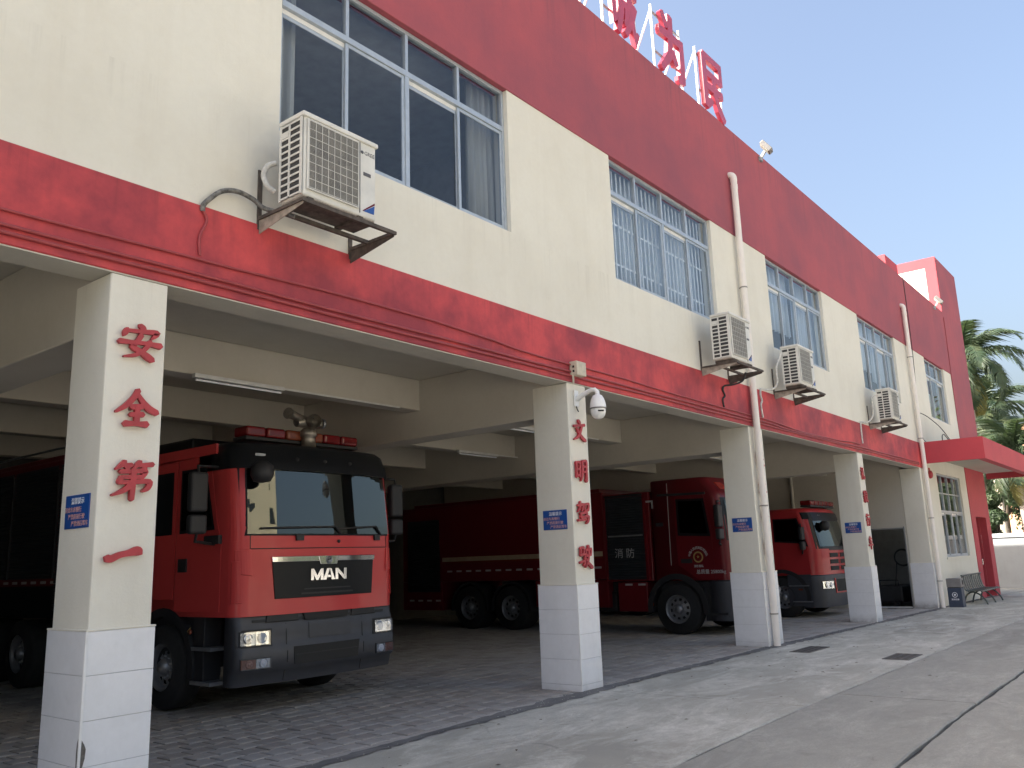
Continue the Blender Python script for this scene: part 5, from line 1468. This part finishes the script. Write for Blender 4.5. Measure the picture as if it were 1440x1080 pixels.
MB().box(-1.0, -.7, 3.1, 3.32, .45, 1.16).build('pump_gap', 'dark_gap', E2)
MB().box(X2 - .004, X2, 2.02, 2.06, 2.68, 2.86).box(X2 - .004, X2, 2.06, 2.2, 2.82, 2.86).build('corner_reflector', 'reflect', E2)
MB().box(-1.2, -.85, 3.33, 5.4, .55, 1.17).build('side_skirt', 'truck_red_shade', E2, bevel=.015)
MB().box(X2 - .005, X2, 3.4, 8.42, 1.69, 1.80).build('gold_stripe', 'stripe', E2)
MB().box(X2 - .004, X2, 3.4, 8.42, 1.655, 1.68).build('orange_line', 'lamp_amber', E2)
dashes(E2, 3.45, 8.4, 1.44, X2, 15)
slatted('shutter', 'shutter', E2, 8.52, 9.70, .92, 2.80, X2)
MB().box(-1.244, 1.244, 8.45, 9.9, .45, 1.179).build('rear_locker', 'truck_red_shade', E2, bevel=.015)
dashes(E2, 8.5, 9.8, .70, -1.246, 4)
# door emblem: wreathed badge with an arc of small characters, weight line under it
em = empty('door_emblem', (X2 - .0085, 1.02, 1.60), E2)
MB().lathe([(.115, 0), (.115, -.002), (.085, -.002), (.085, 0)], (0, 0, 0), 'x', 28).build('wreath', 'gold', em)
MB().prism([(-.05, .05), (.05, .05), (.05, -.01), (0, -.065), (-.05, -.01)], -.002, 0, 'x').build('shield', 'lamp_red', em)
MB().prism([(.018 * (1 if k % 2 else 2.2) * cos(pi * k / 5 + pi / 2), .018 * (1 if k % 2 else 2.2) * sin(pi * k / 5 + pi / 2) + .005) for k in range(10)], -.0035, -.0022, 'x').build('star', 'gold', em)
for k, ch in enumerate('中国人民武装警察部队'):
    a = radians(165 - 150 * k / 9)
    o = lettering(ch, .062, 'ink_dim', em, (0, -.20 * cos(a), .20 * sin(a) - .01), '-x', .0008, .001)
    o.rotation_euler = (a - pi / 2, 0, 0) if False else (-(a - pi / 2) * -1 * -1, 0, 0)
lettering('消防部队', .055, 'ink_dim', em, (0, 0, -.19), '-x', .0008, .001)
lettering('总质量 25800kg', .10, 'ink_dim', E2, (X2 - .0085, .75, 1.29), '-x', .0008, .001)
for sx in (-1, 1): c2.patch((sx * .86 - .14, 3.0), (sx * .86 + .14, 3.0), (sx * .86 + .12, 3.16), (sx * .86 - .12, 3.16), .02, .05, 5, 3).build('corner_beacon', 'lamp_bright', E2)

# ---------------------------------------------------------------- third engine, beyond the third pillar
E3 = tag(empty('fire_engine', (23.64, 1.50, gz(23.6))), 'farthest fire engine, red nose with dark slots, seen right of the third pillar', 'fire engine', 'fire engines parked in the garage')
c3 = Cab(1.22, .26, .16, [(.3, 0), (1.75, -.02), (2.55, .16), (2.72, .22)])
c3.shell([1.08, 1.4, 1.75, 2.1, 2.5, 2.70], 2.3, .12).build('cab', 'truck_mid', E3)
cb3 = Cab(1.23, .26, .16, [(.24, -.02), (.5, -.06), (1.06, -.05)])
cb3.shell([.26, .5, .9, 1.04], .62, .04).build('bumper', 'truck_plastic', E3)
c3.patch((-1.13, 1.74), (1.13, 1.74), (1.10, 2.52), (-1.10, 2.52), .006, .02, 24, 8).build('windscreen_surround', 'truck_black', E3)
c3.patch((-1.05, 1.80), (1.05, 1.80), (1.02, 2.47), (-1.02, 2.47), .022, .006, 24, 8).build('windscreen', 'windscreen', E3)
c3.patch((-1.19, 2.52), (1.19, 2.52), (1.19, 2.70), (-1.19, 2.70), .03, .05, 24, 3).build('sun_visor', 'truck_black', E3)
for x in (-.7, -.62): MB().box(x, x + .05, c3.F(x, 2.62) - .034, c3.F(x, 2.62) - .031, 2.60, 2.63).build('visor_mark', 'reflect', E3)
MB().lathe([(.001, -.16), (.10, -.13), (.14, -.05), (.13, .05), (.06, .10), (.001, .11)], (-.72, c3.F(-.7, 2.4) - .14, 2.36), 'z', 16).build('kerb_mirror', 'truck_trim', E3)
for k in range(3):
    for (a, b) in ((-.60, -.1), (.1, .60)):
        c3.patch((a, 1.18 + .17 * k), (b, 1.18 + .17 * k), (b, 1.29 + .17 * k), (a, 1.29 + .17 * k), .012, .02, 6, 2).build('grille_slot', 'dark_gap', E3)
    c3.patch((-.02, 1.18 + .17 * k), (.02, 1.18 + .17 * k), (.02, 1.29 + .17 * k), (-.02, 1.29 + .17 * k), .012, .02, 2, 2).build('grille_bar', 'truck_mid', E3)
c3.patch((-.62, 1.70), (.62, 1.70), (.60, 1.74), (-.60, 1.74), .008, .01, 12, 1).build('scuttle', 'truck_trim', E3)
cb3.patch((-.45, .64), (.45, .64), (.5, .95), (-.5, .95), .012, .02, 8, 3).build('lower_grille', 'dark_gap', E3)
cb3.patch((-.52, .60), (.52, .60), (.52, .63), (-.52, .63), .02, .03, 8, 1).build('red_guard', 'truck_mid', E3)
for sx in (-1, 1):
    cb3.patch((sx * .50, .60), (sx * .53, .60), (sx * .56, .98), (sx * .52, .98), .02, .03, 2, 3).build('red_guard', 'truck_mid', E3)
    front_lamp(E3, cb3, *((-1.12, -.66) if sx < 0 else (.66, 1.12)), .72, .92, .008)
    X = sx * 1.221
    sp = lambda nm, mt, poly, dx=0.0, th=.008: MB().prism(poly, X + dx * sx, X + (dx + th) * sx, 'x').build(nm, mt, E3)
    sp('door', 'truck_mid', [(.34, 1.12), (1.3, 1.12), (1.3, 2.62), (.55, 2.62), (.38, 1.9)], 0, .006)
    sp('window_surround', 'truck_black', [(.34, 1.80), (.62, 1.90), (1.24, 1.95), (1.24, 2.56), (.58, 2.56)], .0065, .004)
    sp('side_window', 'cab_glass', [(.42, 1.86), (.64, 1.95), (1.19, 1.99), (1.19, 2.52), (.62, 2.52)], .012, .003)
    sp('rear_window', 'cab_glass', rect(1.40, 2.1, 1.95, 2.52), .004, .004)
    sp('step_strip', 'rim', rect(.42, .95, .80, .83), .012, .02)
    sp('step_strip', 'rim', rect(.36, .88, .40, .43), .012, .02)
    sp('side_panel', 'truck_plastic', rect(.35, .98, .30, 1.10), -.02, .03)
    sp('side_marker', 'lamp_amber', rect(.60, .70, .70, .74), .012, .015)
    sp('red_handle', 'truck_mid', rect(1.9, 1.96, 1.15, 1.6), .012, .03)
    arch(E3, sx * .84, X + sx * .02, 1.12, .52, .62, .10)
    wheel(E3, X, 1.12, .52, .52, sx)
    wheel(E3, X - sx * .01, 5.6, .52, .52, sx, True)
    mirror(E3, sx * 1.40, .42, 2.15, sx, .34)
MB().box(-1.1, 1.1, .8, 2.2, .45, 1.07).build('engine_block', 'truck_trim', E3)
chassis(E3, .6, 7.0, (1.12, 5.6), .52)
MB().box(-1.215, 1.215, 2.4, 7.2, .95, 2.86).build('body', 'truck_red_shade', E3, bevel=.03)
slatted('shutter', 'shutter', E3, 2.6, 4.4, 1.1, 2.7, -1.216)
slatted('shutter', 'shutter', E3, 4.6, 7.0, 1.1, 2.7, -1.216)
lightbar(E3, .42, 2.90, .92, ['lamp_red'] * 6)

# ================================================================== YARD FURNITURE
def drain(x, y, ang, label, wx=.72, wy=.36):
    d = tag(empty('drain_grate', (x, y, gz(x) + .004), rz=ang), label, 'drain grate', 'iron drain grates in the apron')
    MB().box(-wx / 2 + .03, wx / 2 - .03, -wy / 2 + .03, wy / 2 - .03, -.003, -.001).build('pit', 'dark_gap', d)
    f = MB().box(-wx / 2, wx / 2, -wy / 2, -wy / 2 + .03, -.003, .006).box(-wx / 2, wx / 2, wy / 2 - .03, wy / 2, -.003, .006)
    f.box(-wx / 2, -wx / 2 + .03, -wy / 2 + .03, wy / 2 - .03, -.003, .006).box(wx / 2 - .03, wx / 2, -wy / 2 + .03, wy / 2 - .03, -.003, .006)
    f.build('frame', 'grate', d)
    for k in range(1, 9):
        xx = -wx / 2 + .03 + (wx - .06) * k / 9
        MB().box(xx - .016, xx + .016, -wy / 2 + .03, wy / 2 - .03, -.002, .004).build('bar', 'grate', d)
    for k in (1, 2):
        yy = -wy / 2 + wy * k / 3
        MB().box(-wx / 2 + .03, wx / 2 - .03, yy - .014, yy + .014, .0042, .0055).build('cross_bar', 'grate', d)
drain(14.62, -.82, .0, 'iron drain grate nearer the third pillar', .95, .34)
drain(14.08, -2.42, .0, 'iron drain grate beside the long joint of the apron', .78, .38)

bn = tag(empty('litter_bin', (27.83, -.38, gz(27.9))), 'navy litter bin with grey lid and white emblem beside the far drainpipe', 'bin')
bn.scale = (.85, .85, .87)
MB().box(-.24, .20, -.22, .22, 0, .62).build('body', 'bin_blue', bn, bevel=.015)
lid = MB().box(-.245, .205, -.225, .225, .64, .93).build('lid', 'bin_grey', bn, bevel=.015)
MB().box(-.02, .15, -.2275, -.223, .72, .86).build('slot', 'dark_gap', lid)
MB().box(-.23, .19, -.21, .21, .6205, .6395).build('neck', 'dark_gap', bn)
MB().lathe([(.085, -.003), (.085, -.0005), (.068, -.0005), (.068, -.003), (.085, -.003)], (-.2405, 0, .40), 'x', 24).build('emblem_ring', 'white_ink', bn)
MB().prism([(-.03, .03), (.03, .03), (.03, -.01), (0, -.04), (-.03, -.01)], -.243, -.2405, 'x').build('emblem_shield', 'white_ink', bn).location = (0, 0, .40)
lettering('其他垃圾', .06, 'white_ink', bn, (-.2412, 0, .25), '-x', .001, .001)

be = tag(empty('bench', (30.4, -.30, gz(30.6))), 'dark green metal bench with slatted back against the cream wall', 'bench')
BL = 2.9
prof = [(-.05, .86), (-.03, .80), (-.055, .62), (-.10, .46), (-.16, .42), (-.30, .415), (-.48, .43), (-.54, .40)]
for k in range(10):
    x = -BL / 2 + BL * (k + .5) / 10
    pr_ = catmull(prof, 3)
    vs = []
    for (y, z) in pr_: vs += [(x - .10, y, z), (x + .10, y, z), (x - .10, y + .012, z - .02), (x + .10, y + .012, z - .02)]
    n = len(pr_)
    fs = []
    for i in range(n - 1):
        a, b = 4 * i, 4 * i + 4
        fs += [(a, a + 1, b + 1, b), (a + 2, b + 2, b + 3, a + 3), (a, b, b + 2, a + 2), (a + 1, a + 3, b + 3, b + 1)]
    MB().add(vs, fs).build('slat', 'bench', be)
MB().tube([(-BL / 2, -.04, .865), (BL / 2, -.04, .865)], .022, 8).tube([(-BL / 2, -.54, .395), (BL / 2, -.54, .395)], .02, 8).build('rail', 'bench', be)
for x in (-1.2, .0, 1.2):
    MB().tube(catmull([(x, .02, 0.0), (x, -.06, .26), (x, -.22, .37), (x, -.40, .32), (x, -.55, .16), (x, -.62, 0.0)], 5), .024, 8).tube(catmull([(x, -.04, .86), (x, -.02, .78), (x, -.07, .5), (x, -.15, .38)], 4), .02, 8).build('leg', 'bench', be)

# yard wall
yw = tag(empty('yard_wall', (44.3, 0, gz(44))), 'grey rendered yard wall with white coping beyond the building', 'wall')
MB().box(0, .22, -12, 14, -.2, 2.22).build('wall_face', 'wallgrey', yw)
for k in range(13):
    MB().box(-.06, .28, -12 + 2 * k + .006, -12 + 2 * k + 1.994, 2.221, 2.40).build('coping_slab', 'coping', yw, bevel=.02)
MB().add([(-.001, y, z) for y, z in ((-12, -.15), (14, -.15))] + [(-.3, -12, -.13), (-.3, 14, -.13)], [(0, 1, 3, 2)]).build('wall_foot', 'subbase', yw)

# ================================================================== VEGETATION AND FAR BUILDINGS
def frond_mesh(L, droop, seed, mat, hang=.95, nleaf=44):
    rr = random.Random(seed)
    mb = MB()
    N = 14
    rach = []
    for i in range(N + 1):
        t = i / N
        a = -droop * t ** 1.3
        if i == 0: p = Vector((0, 0, 0))
        else: p = rach[-1] + Vector((cos(a), 0, sin(a))) * (L / N)
        rach.append(p)
    mb.tube(rach, [.035 * (1 - .85 * i / N) + .004 for i in range(N + 1)], 5)
    for k in range(nleaf):
        t = .12 + .87 * k / nleaf
        f = t * N; i = min(int(f), N - 1)
        p = rach[i].lerp(rach[i + 1], f - i)
        d = (rach[i + 1] - rach[i]).normalized()
        ll = L * .26 * (sin(pi * min(1, t * .95 + .08)) ** .6) * rr.uniform(.8, 1.1)
        for s in (-1, 1):
            out = (d * rr.uniform(.35, .75) + Vector((0, s, 0)) * 1.0 + Vector((0, 0, rr.uniform(-.1, .35) - .1))).normalized()
            w = .034 * L / 3
            p1 = p + out * ll * .45 + Vector((0, 0, -.08 * ll * hang))
            p2 = p + out * ll * .85 + Vector((0, 0, -.75 * ll * hang * rr.uniform(.6, 1.3)))
            side = d * w
            mb.add([p - side, p + side, p1 + side * 1.1, p1 - side * 1.1, p2], [(0, 1, 2, 3), (3, 2, 4)])
    return mb
def palm(loc, h, L, nf, label, seed, r=.16, old=2):
    rr = random.Random(seed)
    t = tag(empty('palm_tree', loc), label, 'palm tree', 'palm trees beyond the yard wall')
    lean = rr.uniform(-.15, .15)
    pts = [(lean * (z / h) ** 2, 0, z) for z in [h * i / 10 for i in range(11)]]
    MB().tube(pts, [r * (1.25 - .35 * i / 10) for i in range(11)], 14).build('trunk', 'trunk', t)
    MB().tube([(lean, 0, h), (lean, 0, h + .45), (lean, 0, h + .9)], [r * .9, r * .95, r * .3], 12).build('crownshaft', 'frond', t)
    base = []
    for k in range(3):
        o = frond_mesh(L, (1.5, 1.9, 2.3)[k], seed * 10 + k, 'frond').build('frond', 'frond', t); base.append(o)
    ob = frond_mesh(L * .85, 1.0, seed * 10 + 7, 'frond_old', .9).build('frond', 'frond_old', t)
    for k in range(nf):
        tt = k / nf
        el = radians(82 - 105 * tt + rr.uniform(-6, 6))
        az = k * 2.399 + rr.uniform(-.2, .2)
        o = base[k % 3] if k < 3 else base[(0 if tt < .4 else rr.randint(1, 2))].copy()
        if k >= 3: C.objects.link(o); o.parent = t
        o.location = (lean, 0, h + .75)
        o.rotation_euler = Matrix.Rotation(az, 3, 'Z').__matmul__(Matrix.Rotation(-el, 3, 'Y')).to_euler()
    for k in range(old):
        o = ob if k == 0 else ob.copy()
        if k: C.objects.link(o); o.parent = t
        o.location = (lean, 0, h + .6)
        o.rotation_euler = (Matrix.Rotation(rr.uniform(0, 6.28), 3, 'Z') @ Matrix.Rotation(radians(48 + 12 * k), 3, 'Y')).to_euler()
    return t
palm((47.5, 1.95, gz(46)), 10.5, 3.6, 26, 'tall palm tree whose crown shows at the edge of the stair tower', 3, .2, 3)
palm((46.8, .20, gz(46)), 5.5, 3.1, 24, 'palm tree with pale trunk standing beyond the yard wall', 5, .17, 3)
palm((53.5, 2.2, gz(50)), 8.6, 3.6, 24, 'palm tree with drooping crown between the two other palms', 8, .16, 4)

def leaf_tree(loc, th, R, H, nleaf, label, seed, ls=.16, cat='tree'):
    rr = random.Random(seed)
    t = tag(empty('leafy_tree', loc), label, cat, 'broad-leaved trees')
    tr = MB().tube([(0, 0, 0), (.05, .03, th * .5), (0, 0, th), (.05, -.05, th + H * .4)], [.16 * R / 2, .13 * R / 2, .11 * R / 2, .03], 10)
    clumps = []
    for k in range(14):
        a = rr.uniform(0, 6.28); u = rr.uniform(.25, .85)
        c = Vector((cos(a) * R * u, sin(a) * R * u, th + H * rr.uniform(.2, .9)))
        clumps.append((c, R * rr.uniform(.32, .5)))
        tr.tube([(0, 0, th * rr.uniform(.8, 1.05)), tuple(c * .5 + Vector((0, 0, th * .5))), tuple(c)], [.07 * R / 2, .045 * R / 2, .015], 6)
    tr.build('trunk', 'bark', t)
    mb = MB()
    for k in range(nleaf):
        c, r = clumps[k % len(clumps)]
        d = Vector((rr.gauss(0, 1), rr.gauss(0, 1), rr.gauss(0, .8))).normalized() * r * rr.uniform(.45, 1.08) ** .6
        p = c + d
        n = (d.normalized() + Vector((rr.uniform(-.7, .7), rr.uniform(-.7, .7), rr.uniform(-.2, .9)))).normalized()
        a = n.orthogonal().normalized(); a = Matrix.Rotation(rr.uniform(0, 6.28), 3, n) @ a; b = n.cross(a)
        s = ls * rr.uniform(.6, 1.2)
        mb.add([p - a * s, p - b * s * .4 + n * s * .1, p + a * s, p + b * s * .4 + n * s * .1], [(0, 1, 2, 3)])
    mb.build('crown', 'leaf', t)
    return t
leaf_tree((46.3, 1.35, gz(46)), 1.6, .85, 2.9, 4500, 'dark round tree beyond the yard wall under the canopy', 11, .13)
leaf_tree((57.0, 2.6, gz(58)), 3.4, 3.0, 6.0, 9000, 'big dark tree behind the palms', 12, .2)
leaf_tree((58.0, .8, gz(58)), 2.2, 2.0, 3.2, 4000, 'lighter bushy tree behind the pale palm trunk', 15, .17)
for k, (x, y, h, R) in enumerate(((62, -7.6, 1.8, 4.0), (72, -9.5, 2.0, 5), (88, -13, 2.5, 6))):
    leaf_tree((x, y, -.5), h, R, R * 2.3, 5000, ['nearest tree across the yard, mirrored in the far windows', 'middle tree across the yard, mirrored in the far windows', 'farthest tree across the yard, mirrored in the far windows'][k], 20 + k, .34)

def block(name, label, x0, x1, y0, y1, z1, mat, faces, fl=3.0, bay=3.2, ww=1.3, wh=1.5):
    b = tag(empty(name, (x0, y0, -.5)), label, 'building')
    dx, dy, h = x1 - x0, y1 - y0, z1 + .5
    MB().box(0, dx, 0, dy, 0, h).build('wall', mat, b)
    MB().box(-.15, dx + .15, -.15, dy + .15, h + .001, h + .5).build('parapet', mat, b)
    nf = int(h / fl)
    wm = wp = None
    for f in faces:
        n = int((dx if f in '+y-y' and 'y' in f else dy) / bay)
        for i in range(n):
            for j in range(nf):
                c = (i + .5) * ((dx if 'y' in f else dy) / n); z = j * fl + 1.0
                if f == '-x': q = (-.03, .02, c - ww / 2, c + ww / 2, z, z + wh)
                elif f == '+y': q = (c - ww / 2, c + ww / 2, dy - .02, dy + .03, z, z + wh)
                else: q = (c - ww / 2, c + ww / 2, -.03, .02, z, z + wh)
                MB().box(*q).build('window', 'win_dark', b)
    return b
block('apartment_building', 'peach-coloured sunlit building behind the trees at the far end of the yard', 82, 100, -26, 6.2, 11.0, 'orange_wall', ['-x'], 3.1, 3.4, 1.4, 1.5)
block('apartment_tower', 'tall pale apartment tower across the road, mirrored in the nearest windscreen', 12, 35, -78, -60, 46, 'tower_wall', ['+y', '-x'], 3.2, 3.2, .9, 1.5)
for k in range(9):  # unseen tree row added to cut the low light reaching the deep bays
    x = -34 + 10.5 * k
    leaf_tree((x, -42 + 2 * sin(k * 2.1), -.5), 2.4, 4.6, 8.0, 1500, 'unseen tree added across the road to dim the bays, number %s from the left end' % ('one', 'two', 'three', 'four', 'five', 'six', 'seven', 'eight', 'nine')[k], 40 + k, .55)
